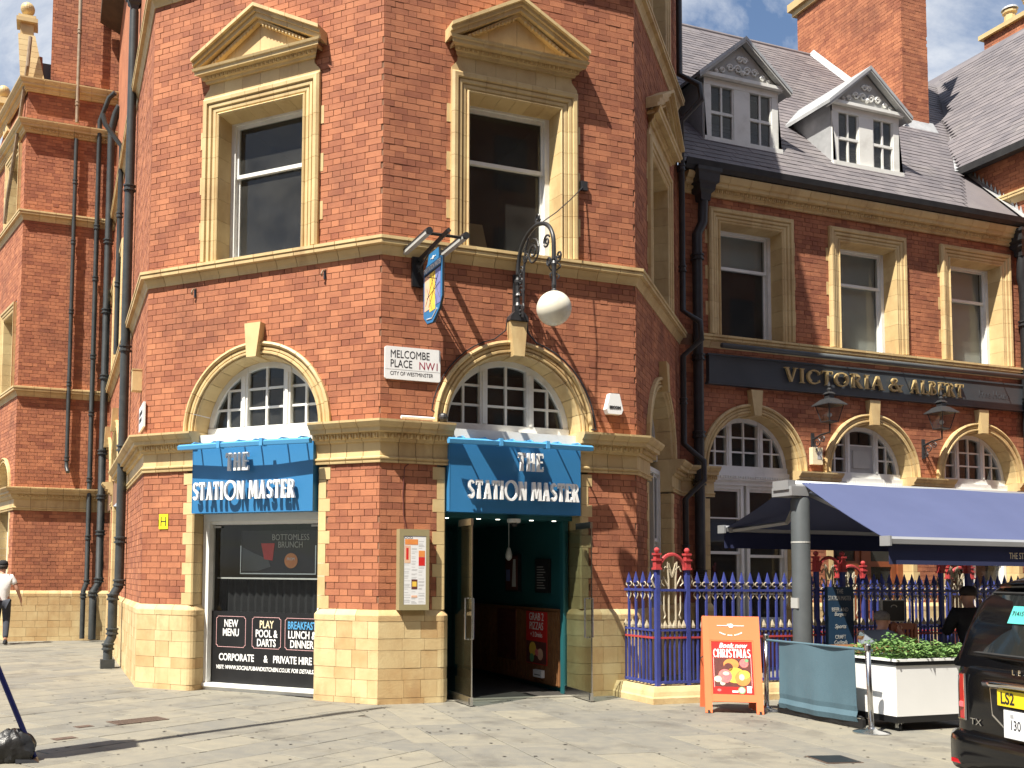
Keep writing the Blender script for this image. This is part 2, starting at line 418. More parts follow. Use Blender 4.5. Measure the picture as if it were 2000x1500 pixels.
def eggs(s0, s1, z, proj, r=0.026, sp=0.078):
    mb = MB(); n = max(1, int((s1-s0)/sp))
    for i in range(n):
        x = s0 + (i+0.5)*(s1-s0)/n
        mb.ball((x, -proj, z), r, 6, 5, 1.25)
        mb.box(x+sp*0.42, x+sp*0.58, -proj-0.018, -proj+0.02, z-r*1.2, z+r*1.2)
    return mb

def plinth(fr, s0, s1, m0=0, m1=0, round0=0.0, round1=0.0, depth=0.34, p=0.05, heights=(.07, .21, .14, .21, .14, .205)):
    part = None; z = 0; k = 0
    for hgt in list(heights) + [.135]:
        cap = (k == len(heights))
        n = max(1, round((s1-s0)/(0.235 if k % 2 else 0.27)))
        cuts = [s0 + (s1-s0)*(i + (0.5 if k % 2 and 0 < i < n else 0)*0.9)/n for i in range(n+1)]
        cuts[-1] = s1
        for i in range(n):
            a, b = cuts[i], cuts[i+1]
            j = 0.0022
            pp = p + random.uniform(-0.0015, 0.0025)
            def plan(q, r0, r1):
                poly = []
                A0 = a - (m0*q*T22 if i == 0 else -j); B1 = b + (m1*q*T22 if i == n-1 else -j)
                aa = a if i == 0 else a + j; bb = b if i == n-1 else b - j
                if i == 0 and r0:
                    poly += [(a - q, depth)] + [(a - q + r0*(1-math.cos(t)), -q + r0*(1-math.sin(t))) for t in [PI/2*h/5 for h in range(6)]]
                else: poly += [(aa, depth if r0 else 0.02), (A0, -q)]
                if i == n-1 and r1:
                    poly += [(b + q - r1*(1-math.sin(t)), -q + r1*(1-math.cos(t))) for t in [PI/2*h/5 for h in range(6)]] + [(b + q, depth)]
                else: poly += [(B1, -q), (bb, depth if r1 else 0.02)]
                return poly
            mb = MB()
            if cap:
                q1, q2, q3 = plan(p+.004, round0, round1), plan(p-.006, round0, round1), plan(.002, max(round0-.03, 0.02) if round0 else 0, max(round1-.03, 0.02) if round1 else 0)
                mb.loft([[(x, y, z) for x, y in q1], [(x, y, z+.065) for x, y in q1], [(x, y, z+.082) for x, y in q2], [(x, y, z+hgt) for x, y in q3]])
            else:
                q = plan(pp, round0, round1)
                mb.loft([[(x, y, z + (0.002 if k else 0)) for x, y in q], [(x, y, z+hgt-0.002) for x, y in q]])
            if part is None: part = fr.put('plinth', mb, 'stone')
            else: put('plinth_stone', mb, 'stone', part)
        z += hgt; k += 1
    return part
def quoins(fr, side, edge, z0, z1, depth=0.32):
    """alternating long and short jamb blocks; side -1 = block runs left of the edge"""
    part = None; z = z0; k = 0
    while z < z1 - 0.03:
        h = (2 if k % 2 == 0 else 3)*CH; zt = min(z + h, z1)
        wd = 0.172 if k % 2 == 0 else 0.115
        a, b = (edge - wd, edge) if side < 0 else (edge, edge + wd)
        r = 0.018; pr = -0.0085
        poly = [(a, 0.05), (a, pr), (b - r, pr), (b, pr + r), (b, depth), (b - 0.09, depth), (b - 0.09, 0.05)] if side < 0 else [(a + 0.09, 0.05), (a + 0.09, depth), (a, depth), (a, pr + r), (a + r, pr), (b, pr), (b, 0.05)]
        mb = MB().prism(poly, 'z', z + 0.002, zt - 0.002)
        if part is None: part = fr.put('jamb', mb, 'terracotta')
        else: put('jamb_block', mb, 'terracotta', part)
        z = zt; k += 1
    return part
ARCH_SEC = [(1.115, 0.03), (1.115, -.052), (1.085, -.066), (1.065, -.052), (1.058, -.018), (1.04, -.036), (1.012, -.036), (1.006, -.014), (.99, -.05), (.966, -.05), (.96, -.016), (.94, -.024), (.925, 0.0), (.90, .33), (1.04, .33)]
def arch(fr, cx, cz, n=13, k=1.0, key=True):
    part = None
    for i in range(n):
        a0, a1 = PI*i/n + 0.003, PI*(i+1)/n - 0.003
        rings = []
        for t in (a0, (a0+a1)/2, a1):
            rings.append([(cx - r*k*math.cos(t), y, cz + r*k*math.sin(t)) for r, y in ARCH_SEC])
        mb = MB().loft(rings)
        if part is None: part = fr.put('arch', mb, 'terracotta')
        else: put('voussoir', mb, 'terracotta', part)
    if key:
        mb = MB().hexa([(cx-.072, -.135, cz+.90), (cx+.072, -.135, cz+.90), (cx+.072, .25, cz+.90), (cx-.072, .25, cz+.90),
                        (cx-.122, -.115, cz+1.345), (cx+.122, -.115, cz+1.345), (cx+.122, .02, cz+1.345), (cx-.122, .02, cz+1.345)])
        put('keystone', mb, 'terracotta', part)
    return part
def disc_cut(x0, x1, z0, z1, cx, cz, r):
    """outline of a rectangle cut by the half round head of a window"""
    pts = []
    n = 10
    def top(x): return cz + math.sqrt(max(0, r*r - (x-cx)**2))
    a, b = max(x0, cx - math.sqrt(max(0, r*r-(z0-cz)**2))), min(x1, cx + math.sqrt(max(0, r*r-(z0-cz)**2)))
    if b - a < 0.015: return None
    up_ = [(x, min(z1, top(x))) for x in [b + (a-b)*i/n for i in range(n+1)]]
    if max(z for _, z in up_) - z0 < 0.015: return None
    return [(a, z0), (b, z0)] + up_
def fanlight(fr, cx, cz, r=0.90, y=0.26, glass='window_glass', panel=False):
    ring = []
    mb = MB(); n = 24
    outer = [(cx - r*math.cos(PI*i/n), cz + r*math.sin(PI*i/n)) for i in range(n+1)]
    ri = r - 0.075
    inner = [(cx - ri*math.cos(PI*i/n), cz + ri*math.sin(PI*i/n)) for i in range(n+1)]
    for i in range(n):
        q = [outer[i], outer[i+1], inner[i+1], inner[i]]
        mb.prism(q, 'y', y-0.03, y+0.06)
    mb.box(cx-r, cx+r, y-0.05, y+0.06, cz-0.045, cz+0.055)
    f = fr.put('fanlight', mb, 'white_paint')
    zb = cz + 0.06
    for sx in (-1, 1):
        c = disc_cut(cx+sx*0.33-0.052, cx+sx*0.33+0.052, zb-.004, cz+2, cx, cz, r-.01)
        put('mullion', MB().prism(c, 'y', y-0.045, y+0.05), 'white_paint', f)
        put('mullion', MB().box(cx+sx*0.33-0.02, cx+sx*0.33+0.02, y-0.06, y-0.044, zb, cz+math.sqrt(r*r-.14)-.09), 'white_paint', f)
    zs = [zb, cz+0.30, cz+0.555, cz+2]
    fl = []
    for xa, xb in ((-.9, -.615), (-.585, -.385), (-.275, -.014), (.014, .275), (.385, .585), (.615, .9)):
        for k in range(3):
            if panel and abs(xa+xb) < 0.6 and k < 2: continue
            za = zs[k] + 0.012; zt = zs[k+1] - 0.012
            c = disc_cut(cx+xa, cx+xb, za, zt, cx, cz, ri)
            if c: put('pane', MB().add([(u, y+0.02, w) for u, w in c], [tuple(range(len(c)))]), glass, f, fix=False)
    for xb in (-.60, 0, .60):
        c = disc_cut(cx+xb-0.015, cx+xb+0.015, zb, cz+2, cx, cz, ri+.01)
        if c and not (panel and xb == 0): put('glazing_bar', MB().prism(c, 'y', y-0.012, y+0.035), 'white_paint', f)
    for zc in zs[1:3]:
        hw = math.sqrt(max(0, ri*ri - (zc-cz)**2))
        if hw < .42: continue
        for a, b in ((-hw, -.38), (-.28, .28), (.38, hw)):
            put('glazing_bar', MB().box(cx+a, cx+b, y-0.009, y+0.03, zc-0.014, zc+0.014), 'white_paint', f)
    if panel:
        put('blank_panel', MB().box(cx-.277, cx+.277, y-.01, y+.03, zb, cz+.545).box(cx-.19, cx+.19, y-.03, y-.008, zb+.08, cz+.46), 'grey_paint', f)
    return f
def sash(fr, x0, x1, z0, z1, y, zt, name='sash_window', glass='window_glass', wd=0.07):
    mb = MB()
    mb.box(x0, x0+wd, y-0.03, y+0.1, z0, z1).box(x1-wd, x1, y-0.03, y+0.1, z0, z1).box(x0+wd, x1-wd, y-0.028, y+0.1, z1-wd, z1).box(x0+wd, x1-wd, y-0.05, y+0.1, z0, z0+0.045)
    f = fr.put(name, mb, 'white_paint')
    a, b = x0+wd, x1-wd
    for nm, za, zb, yy in (('upper_sash', zt-.02, z1-wd, y+0.005), ('lower_sash', z0+.045, zt+.03, y+0.042)):
        m2 = MB().box(a, a+.035, yy, yy+.035, za, zb).box(b-.035, b, yy, yy+.035, za, zb).box(a+.035, b-.035, yy+.001, yy+.034, za, za+.05).box(a+.035, b-.035, yy+.001, yy+.034, zb-.045, zb)
        put(nm, m2, 'white_paint', f)
        put('pane', MB().add([(a+.035, yy+.018, za+.05), (b-.035, yy+.018, za+.05), (b-.035, yy+.018, zb-.045), (a+.035, yy+.018, zb-.045)], [(0, 1, 2, 3)]), glass, f, fix=False)
    return f
def room(fr, x0, x1, y0, y1, z0, z1, m='dark_room'):
    mb = MB().box(x0, x1, y0, y1, z0, z1); mb.f = [f for f in mb.f if f != (0, 1, 5, 4)]
    return fr.put('room', mb, m, fix=False)
def architrave(fr, c, hw_in, hw_out, z0, zi, zo, depth=0.30, ears=True):
    """window surround: jamb blocks left and right, a jointed head, deep splayed reveals"""
    d = hw_out - hw_in
    sec = [(0, .30), (0, .0), (0.004, -.03), (.02, -.042), (.036, -.03), (.042, -.012), (.06, -.03), (.095, -.034), (.102, -.014), (.118, -.05), (.155, -.054), (.163, -.03), (.18, -.072), (.225, -.076), (d, -.05), (d, .03)]
    part = None; n = 7
    for sx in (-1, 1):
        for i in range(n):
            za = z0 + (zi-z0)*i/n; zb = z0 + (zi-z0)*(i+1)/n
            def ring(z, top=False):
                return [(c + sx*(hw_in + u - (0.03 if q > .2 else 0)), q, z + (u if top else 0)) for u, q in sec]
            mb = MB().loft([ring(za + .002), ring(zb - (.002 if i < n-1 else 0), i == n-1)])
            if part is None: part = fr.put('architrave', mb, 'terracotta')
            else: put('jamb_block', mb, 'terracotta', part)
        if ears:
            for i in range(3):
                zc = z0 + .33 + i*.62
                put('jamb_ear', MB().box(c+sx*(hw_out+.024)-.028, c+sx*(hw_out+.024)+.028, -.009, .03, zc, zc+.235), 'terracotta', part)
    m = 6
    for i in range(m):
        a, b = -hw_in + 2*hw_in*i/m, -hw_in + 2*hw_in*(i+1)/m
        def ring(x, e):
            return [(c + x + e*(u - (0.03 if q > .2 else 0)), q, zi + u - (0.03 if q > .2 else 0)) for u, q in sec]
        mb = MB().loft([ring(a + (.002 if i else 0), -1 if i == 0 else 0), ring(b - (.002 if i < m-1 else 0), 1 if i == m-1 else 0)])
        put('head_block', mb, 'terracotta', part)
    return part
def pediment(fr, c, z):
    """frieze blocks, level cornice, raking cornices and tympanum above a window; z = top of the architrave"""
    part = None
    for i in range(6):
        a, b = -.86 + 1.72*i/6, -.86 + 1.72*(i+1)/6
        if i in (0, 5):
            sx = -1 if i == 0 else 1
            e = a if i == 0 else b; o = b if i == 0 else a
            curve = [(e + sx*.04*1.0, z), (e + sx*.035, z+.05), (e, z+.09), (e - sx*.045, z+.14), (e - sx*.05, z+.2), (o - sx*-.002, z+.2), (o - sx*-.002, z)]
            mb = MB().prism([(c+u, w) for u, w in curve], 'y', -.03, .02)
        else: mb = MB().box(c+a+.002, c+b-.002, -.03, .02, z, z+.2)
        if part is None: part = fr.put('pediment', mb, 'terracotta')
        else: put('frieze_block', mb, 'terracotta', part)
    prof = [(0, 0), (.06, .0), (.07, .03), (.10, .035), (.11, .08), (.18, .085), (.185, .125), (.205, .135), (.215, .165), (0, .18)]
    hw = .80
    for i in range(6):
        a, b = -hw + 2*hw*i/6, -hw + 2*hw*(i+1)/6
        mb = MB(); pr = up(prof, z+.2)
        mb.loft([[(c+a+.002 - (p if i == 0 else 0)*.85, -p, h) for p, h in pr], [(c+b-.002 + (p if i == 5 else 0)*.85, -p, h) for p, h in pr]])
        put('cornice_block', mb, 'terracotta', part)
    put('egg_moulding', eggs(c-.86, c+.86, z+.265, .10, .021, .062), 'terracotta', part, kind='stuff')
    zt = z + .375; H = .53; X = .98
    for sx in (-1, 1):
        n = 4
        for i in range(n):
            t0, t1 = i/n + (.002 if i else 0), (i+1)/n - (.002 if i < n-1 else 0)
            mb = MB()
            for lo, hi, p in ((.105, .15, .245), (.055, .105, .20), (-.005, .055, .17)):
                q = []
                for t, h in ((t0, lo), (t1, lo), (t1, hi), (t0, hi)):
                    q.append((c + sx*X*(1-t) , zt + H*t + h - .02))
                mb.prism(q, 'y', -p, .02)
            put('raking_block', mb, 'terracotta', part)
        dm = MB()
        for i in range(15):
            t = .12 + .84*i/15; dm.ball((c+sx*X*(1-t)*.93, -.115, zt + H*t*.93 - .052), .021, 6, 5, 1.25)
        q = [(c+sx*X*.93, zt-.09), (c, zt+H-.075), (c, zt+H-.025), (c+sx*X*.93, zt-.04)]
        dm.prism(q, 'y', -.115, .02)
        put('egg_moulding', dm, 'terracotta', part, kind='stuff')
    for i in range(4):
        a, b = -.8 + 1.6*i/4, -.8 + 1.6*(i+1)/4
        f = lambda x: zt - .04 + (H-.05)*(1-abs(x)/X)
        pts = [(c+a+.002, z+.36), (c+b-.002, z+.36), (c+b-.002, f(b)), (c+a+.002, f(a))]
        put('tympanum_block', MB().prism(pts, 'y', -.05, .02), 'terracotta', part)
    return part

def facet(fr, items, e=(1, 1), z_top=10.4, ground=True, upper=True, panel=False):
    c = fr.L/2; w = MB()
    ho = [('r', .735, fr.L-.735, 0, 3.40), ('a', c, 3.39, 1.05), ('r', c-.86, c+.86, 5.6, 7.93)] if ground else [('r', c-.86, c+.86, 5.6, 7.93)]
    if z_top > 11: ho.append(('r', c-.78, c+.78, 9.6, 11.5))
    for za, zb in ((1.11, 2.876), (3.395, 5.43), (5.62, 9.43), (9.63, z_top)):
        brickwork(fr, 0, fr.L, za, zb, ho, items, w, 0.05)
    # behind the bands and mouldings, and the plain wall above what is seen
    for za, zb in ((2.876, 3.395), (5.43, 5.62), (9.43, 9.63)):
        if za < 3:
            w.add([(0, .006, za), (.85, .006, za), (.85, .006, zb), (0, .006, zb)], [(0, 1, 2, 3)]); w.add([(fr.L-.85, .006, za), (fr.L, .006, za), (fr.L, .006, zb), (fr.L-.85, .006, zb)], [(0, 1, 2, 3)])
        else: w.add([(0, .006, za), (fr.L, .006, za), (fr.L, .006, zb), (0, .006, zb)], [(0, 1, 2, 3)])
    fr.put('wall', w, 'mortar', fix=False)
    fr.put('wall', MB().add([(0, 0, z_top), (fr.L, 0, z_top), (fr.L, 0, 14.2), (0, 0, 14.2)], [(0, 1, 2, 3)]), 'brick', fix=False)
    if ground:
        plinth(fr, 0, .85, e[0], 0, 0, .12); plinth(fr, fr.L-.85, fr.L, 0, e[1], .12, 0)
        quoins(fr, -1, .85, 1.11, 2.876); quoins(fr, 1, fr.L-.85, 1.11, 2.876)
        for a, b, e0, e1 in ((0, .90, e[0], 0), (fr.L-.90, fr.L, 0, e[1])):
            course(fr, 'frieze_band', 'band_block', up(BAND, 2.875), a, b, .24, 'terracotta', e0, e1)
            cc = course(fr, 'cornice', 'cornice_block', up(CORN, 3.126), a, b, .24, 'terracotta', e0, e1)
            put('egg_moulding', eggs(a, b, 3.195, .082), 'terracotta', cc, kind='stuff')
        for x0, x1 in ((.60, .90), (fr.L-.90, fr.L-.60)):
            fr.put('impost', MB().box(x0 if x0 > 1 else .70, x1 if x0 < 1 else fr.L-.70, .0, .33, 2.876, 3.385), 'terracotta')
        arch(fr, c, 3.39)
        fanlight(fr, c, 3.40, panel=panel)
        room(fr, c-.95, c+.95, .34, 1.6, 3.30, 4.40)
    course(fr, 'string_course', 'string_block', up(STRING, 5.415), 0, fr.L, .30, 'terracotta', e[0], e[1])
    course(fr, 'string_course', 'string_block', up(STRING, 9.41), 0, fr.L, .30, 'terracotta', e[0], e[1])
    if upper:
        architrave(fr, c, .645, .90, 5.65, 7.63, 7.885)
        pediment(fr, c, 7.885)
        sash(fr, c-.625, c+.625, 5.65, 7.65, .26, 6.87)
        room(fr, c-.85, c+.85, .37, 3.2, 5.45, 7.9)

# ---------------------------------------------------------------- the corner pub
pub = thing('corner_pub', 'red brick corner building with buff terracotta trim and blue pub signs over window and entrance', 'building', (0, 0, 0))
K = W*0.70710678
F_B = Fr(pub, -K, K, -45, W)
F_C = Fr(pub, 0, 0, 0, W)
F_D = Fr(pub, W, 0, 45, W)
F_A = Fr(pub, -K, 11.9, -90, 11.9-K)
pb = []
facet(F_B, pb); facet(F_C, pb); facet(F_D, pb, z_top=11.6)
# upper window on the far facet, above the second string course
architrave(F_D, W/2, .56, .80, 9.66, 11.3, 11.55, ears=False)
sash(F_D, W/2-.55, W/2+.55, 9.66, 11.3, .26, 10.5)
room(F_D, W/2-.7, W/2+.7, .37, 2, 9.6, 11.5)
# long street side running back to the next block: solid first bay, then bays with openings
LA = F_A.L
w = MB()
bays = [LA-6.15, LA-8.75]
ho = []
for b in bays: ho += [('r', b-1.06, b+1.06, 0, 3.40), ('a', b, 3.39, 1.05), ('r', b-.86, b+.86, 5.6, 7.93)]
for za, zb in ((1.11, 2.876), (3.395, 5.43), (5.62, 9.43), (9.63, 10.4)):
    brickwork(F_A, 0, LA, za, zb, ho, pb, w, .02)
for za, zb in ((5.43, 5.62), (9.43, 9.63)): w.add([(0, .006, za), (LA, .006, za), (LA, .006, zb), (0, .006, zb)], [(0, 1, 2, 3)])
w.add([(0, .006, 2.876), (LA, .006, 2.876), (LA, .006, 3.395), (0, .006, 3.395)], [(0, 1, 2, 3)])
F_A.put('wall', w, 'mortar', fix=False)
F_A.put('wall', MB().add([(0, 0, 10.4), (LA, 0, 10.4), (LA, 0, 14.2), (0, 0, 14.2)], [(0, 1, 2, 3)]), 'brick', fix=False)
course(F_A, 'string_course', 'string_block', up(STRING, 5.415), 0, LA, .30, 'terracotta', 0, 1)
course(F_A, 'string_course', 'string_block', up(STRING, 9.41), 0, LA, .30, 'terracotta', 0, 1)
segs = [(LA-5.05, LA, 1)] + [(bays[0]-1.5, bays[0]-1.06, 0), (0, bays[1]-1.06, 0)]
for a, b, e1 in segs:
    if b - a < .1: continue
    plinth(F_A, a, b, 0, e1, .05, 0)
    course(F_A, 'frieze_band', 'band_block', up(BAND, 2.875), a, b, .26, 'terracotta', 0, e1)
    cc = course(F_A, 'cornice', 'cornice_block', up(CORN, 3.126), a, b, .26, 'terracotta', 0, e1)
    put('egg_moulding', eggs(a, b, 3.195, .082), 'terracotta', cc, kind='stuff')
for b in bays:
    quoins(F_A, -1, b-.9, 0, 2.876); quoins(F_A, 1, b+.9, 0, 2.876)
    arch(F_A, b, 3.39); fanlight(F_A, b, 3.40)
    sash(F_A, b-.88, b+.88, .9, 3.3, .26, 2.1)
    architrave(F_A, b, .645, .90, 5.65, 7.63, 7.885); sash(F_A, b-.625, b+.625, 5.65, 7.65, .26, 6.87)
    room(F_A, b-1, b+1, .37, 2, .5, 4.4); room(F_A, b-.85, b+.85, .37, 2, 5.45, 7.9)
emit_bricks(pub, pb)
# eaves and roof of the pavilion, high above the frame, casting its shade on the range beyond
def octo(off):
    t = off*T22
    return [(-K-off, 11.9), (-K-off, K-t), (-t, -off), (W+t, -off), (W+K+off*.7071+.2, K-off*.3), (W+K+off, 11.9)]
eav = octo(.45); inn = octo(0)
put('eaves', MB().loft([[(x, y, 14.1) for x, y in inn], [(x, y, 14.3) for x, y in eav], [(x, y, 14.55) for x, y in eav]]), 'soffit_brown', pub)
put('roof', MB().loft([[(x, y, 14.55) for x, y in eav], [(x*.4+.7, 2.5+(y-2.5)*.6 + 1.2, 17.6) for x, y in eav]]), 'slate', pub)
# ---------------------------------------------------------------- ground, pavement, kerb
struct(put('road', MB().add([(-400, -400, -.15), (400, -400, -.15), (400, 400, -.15), (-400, 400, -.15)], [(0, 1, 2, 3)]), 'asphalt', fix=False))
def kerb_y(x): return -4.98 - (x-3.0)*.2126
pave = struct(put('pavement', MB().prism([(-60, kerb_y(-60)), (60, kerb_y(60)), (60, 60), (-60, 60)], 'z', -.14, -.012), 'bedding'))
kb = None
for i in range(14):
    xa, xb = -9 + i*1.0, -9 + (i+1)*1.0 - .01
    mb = MB().prism([(xa, kerb_y(xa)-.16), (xb, kerb_y(xb)-.16), (xb, kerb_y(xb)-.004), (xa, kerb_y(xa)-.004)], 'z', -.15, -.004)
    put('kerb_stone', mb, 'paving', pave)
cmi = cam.matrix_world.inverted()
def view(p):
    q = cmi @ Vector(p)
    if q.z > -0.2: return None
    f = cd.lens/cd.sensor_width
    return (1000 + (q.x/-q.z*f - cd.shift_x)*2000, 750 - (q.y/-q.z*f - cd.shift_y)*2000)
def seen(p, mg=120):
    v = view(p); return v is not None and -mg < v[0] < 2000+mg and -mg < v[1] < 1500+mg
def clip(poly, n, d):
    out_ = []
    for i in range(len(poly)):
        p, q = poly[i], poly[(i+1) % len(poly)]
        a, b = p[0]*n[0]+p[1]*n[1]-d, q[0]*n[0]+q[1]*n[1]-d
        if a <= 0: out_.append(p)
        if (a < 0) != (b < 0) and a != b:
            t = a/(a-b); out_.append((p[0]+(q[0]-p[0])*t, p[1]+(q[1]-p[1])*t))
    return out_
def in_pub(x, y):
    if x > -2.2 and y > 2.9: return True
    return x+y > .5 and y > .45 and y-x > -W+.5 and x > -2.2
bn = (0.998, -0.063)                       # joint where the two laying directions meet
bd = bn[0]*-.38 + bn[1]*-.447
rng = random.Random(5)
cells = []
for zone, ang, sw in (('L', 31.0, .44), ('R', -95.5, .56)):
    ca, sa = math.cos(R(ang)), math.sin(R(ang))
    for i in range(-50, 60):
        v0 = i*sw; u = -26 + rng.uniform(0, .6)
        while u < 30:
            L = rng.uniform(.6, 1.05)
            g = .0055
            q = [(u+g, v0+g), (u+L-g, v0+g), (u+L-g, v0+sw-g), (u+g, v0+sw-g)]
            poly = [(a*ca - b*sa, a*sa + b*ca) for a, b in q]
            u += L
            cx_, cy_ = sum(p[0] for p in poly)/4, sum(p[1] for p in poly)/4
            if not seen((cx_, cy_, 0)) or in_pub(cx_, cy_): continue
            if cy_ > 13 or cx_ > 14: continue
            if cy_ > .3 and zone == 'L' and cx_ > -1.0 and cy_ > 1.5: continue
            # left zone lies left of the line in front of the pub corner
            n, d_ = (bn, bd - .003) if zone == 'L' else ((-bn[0], -bn[1]), -bd - .003)
            poly = clip(poly, n, d_)
            poly = clip(poly, (-.2126/1.0224, -1/1.0224), (4.98 - 3.0*.2126)/1.0224 - .0) if len(poly) > 2 else poly
            if len(poly) < 3: continue
            ar = abs(sum(poly[k][0]*poly[(k+1) % len(poly)][1] - poly[(k+1) % len(poly)][0]*poly[k][1] for k in range(len(poly))))/2
            if ar < .02: continue
            cells.append((math.hypot(cx_-CAM[0], cy_-CAM[1]), poly))
cells.sort(key=lambda c: c[0])
def slab(mb, poly):
    dz = rng.uniform(-.002, .002)
    n = len(poly); cx_ = sum(p[0] for p in poly)/n; cy_ = sum(p[1] for p in poly)/n
    tilt = rng.uniform(-.003, .003), rng.uniform(-.003, .003)
    top = lambda x, y, s: (cx_ + (x-cx_)*s, cy_ + (y-cy_)*s, dz + (x-cx_)*tilt[0] + (y-cy_)*tilt[1])
    r0 = [(x, y, -.02) for x, y in poly]; r1 = [(x, y, dz-.004) for x, y in poly]; r2 = [top(x, y, .984) for x, y in poly]
    mb.loft([r0, r1, r2]); return mb
for d_, poly in cells[:300]: put('paving_slab', slab(MB(), poly), 'paving', pave)
if cells[300:]:
    mb = MB()
    for d_, poly in cells[300:]: slab(mb, poly)
    put('paving', mb, 'paving', pave, kind='stuff')
mb = MB()
for i in range(420):
    while True:
        x, y = rng.uniform(-6, 6), rng.uniform(-5, 4)
        if seen((x, y, 0), 10) and not in_pub(x, y): break
    r = rng.uniform(.007, .02) * (1.0 if y > -2 else .9); k = rng.uniform(.7, 1.3)
    mb.add([(x + r*k*math.cos(t), y + r*math.sin(t), .0042) for t in [2*PI*j/7 + rng.uniform(-.2, .2) for j in range(7)]], [tuple(range(7))])
tag(put('chewing_gum', mb, 'spot', fix=False, kind='stuff'), 'dark flattened chewing gum spots scattered over the paving', 'gum')
# drain grating and small covers let into the slabs
g = thing('drain_grating', 'rusty slotted drain grating in the pavement before the shop window', 'grating', (-2.79, -.54, .0), R(24))
put('frame', MB().box(-.29, .29, -.13, -.11, -.01, .007).box(-.29, .29, .11, .13, -.01, .007).box(-.29, -.27, -.11, .11, -.01, .007).box(.27, .29, -.11, .11, -.01, .007), 'grate', g)
put('pit_shade', MB().box(-.27, .27, -.11, .11, .0015, .0025), 'black', g)  # flat black plate, the shade below the slats painted in
for i in range(15): put('slat', MB().box(-.262+i*.036, -.242+i*.036, -.11, .11, .0027, .0065), 'grate', g)
def cover(x, y, w_, d_, a, m, label):
    c_ = thing('inspection_cover', label, 'cover', (x, y, 0), R(a))
    put('frame', MB().box(-w_-.015, w_+.015, -d_-.015, d_+.015, -.005, .0045), 'grate', c_)
    put('plate', MB().box(-w_, w_, -d_, d_, .0046, .0075), m, c_)
cover(-3.33, -.78, .07, .045, 25, 'grate', 'small oblong metal cover in the slabs left of the drain grating')
cover(-3.52, -1.45, .09, .05, 25, 'grate', 'small double metal cover beside the black bag')
cover(2.62, -4.35, .15, .15, -12, 'black', 'dark square inspection cover set in pale mortar by the taxi')
# ---------------------------------------------------------------- the lower range with the dark fascia
X0 = W + K
rang = thing('station_range', 'lower red brick range with slate roof, dormers and three arches behind the awning', 'building', (10.0, K, 0))
F_V = Fr(rang, X0, K, 0, 9.0)
vb = []; w = MB()
CV = [1.49, 4.09, 6.74]
ho = []
for c in CV: ho += [('r', c-1.02, c+1.02, 0, 3.40), ('a', c, 3.39, 1.05), ('r', c-.86, c+.86, 5.6, 7.83)]
for za, zb in ((1.11, 2.876), (3.395, 5.43), (5.62, 8.1)): brickwork(F_V, 0, 9, za, zb, ho, vb, w, .03)
w.add([(0, .006, 5.43), (9, .006, 5.43), (9, .006, 5.62), (0, .006, 5.62)], [(0, 1, 2, 3)])
w.add([(0, .006, 8.1), (9, .006, 8.1), (9, .006, 8.5), (0, .006, 8.5)], [(0, 1, 2, 3)])
piers = [(0, CV[0]-.9), (CV[0]+.9, CV[1]-.9), (CV[1]+.9, CV[2]-.9), (CV[2]+.9, 9)]
for a, b in piers: w.add([(a, .006, 2.876), (b, .006, 2.876), (b, .006, 3.395), (a, .006, 3.395)], [(0, 1, 2, 3)])
F_V.put('wall', w, 'mortar', fix=False)
for i, (a, b) in enumerate(piers):
    plinth(F_V, a, b, 0, 0, .06 if i else 0, .06 if i < 3 else 0)
    if i: quoins(F_V, 1, a, 1.11, 2.876)
    if i < 3: quoins(F_V, -1, b, 1.11, 2.876)
    a2, b2 = a - (.07 if i else 0), b + (.07 if i < 3 else 0)
    course(F_V, 'frieze_band', 'band_block', up(BAND, 2.875), a2, b2, .25)
    cc = course(F_V, 'cornice', 'cornice_block', up(CORN, 3.126), a2, b2, .25)
    put('egg_moulding', eggs(a2, b2, 3.195, .082), 'terracotta', cc, kind='stuff')
    F_V.put('impost', MB().box(a, b, .03, .33, 2.88, 3.385), 'terracotta')
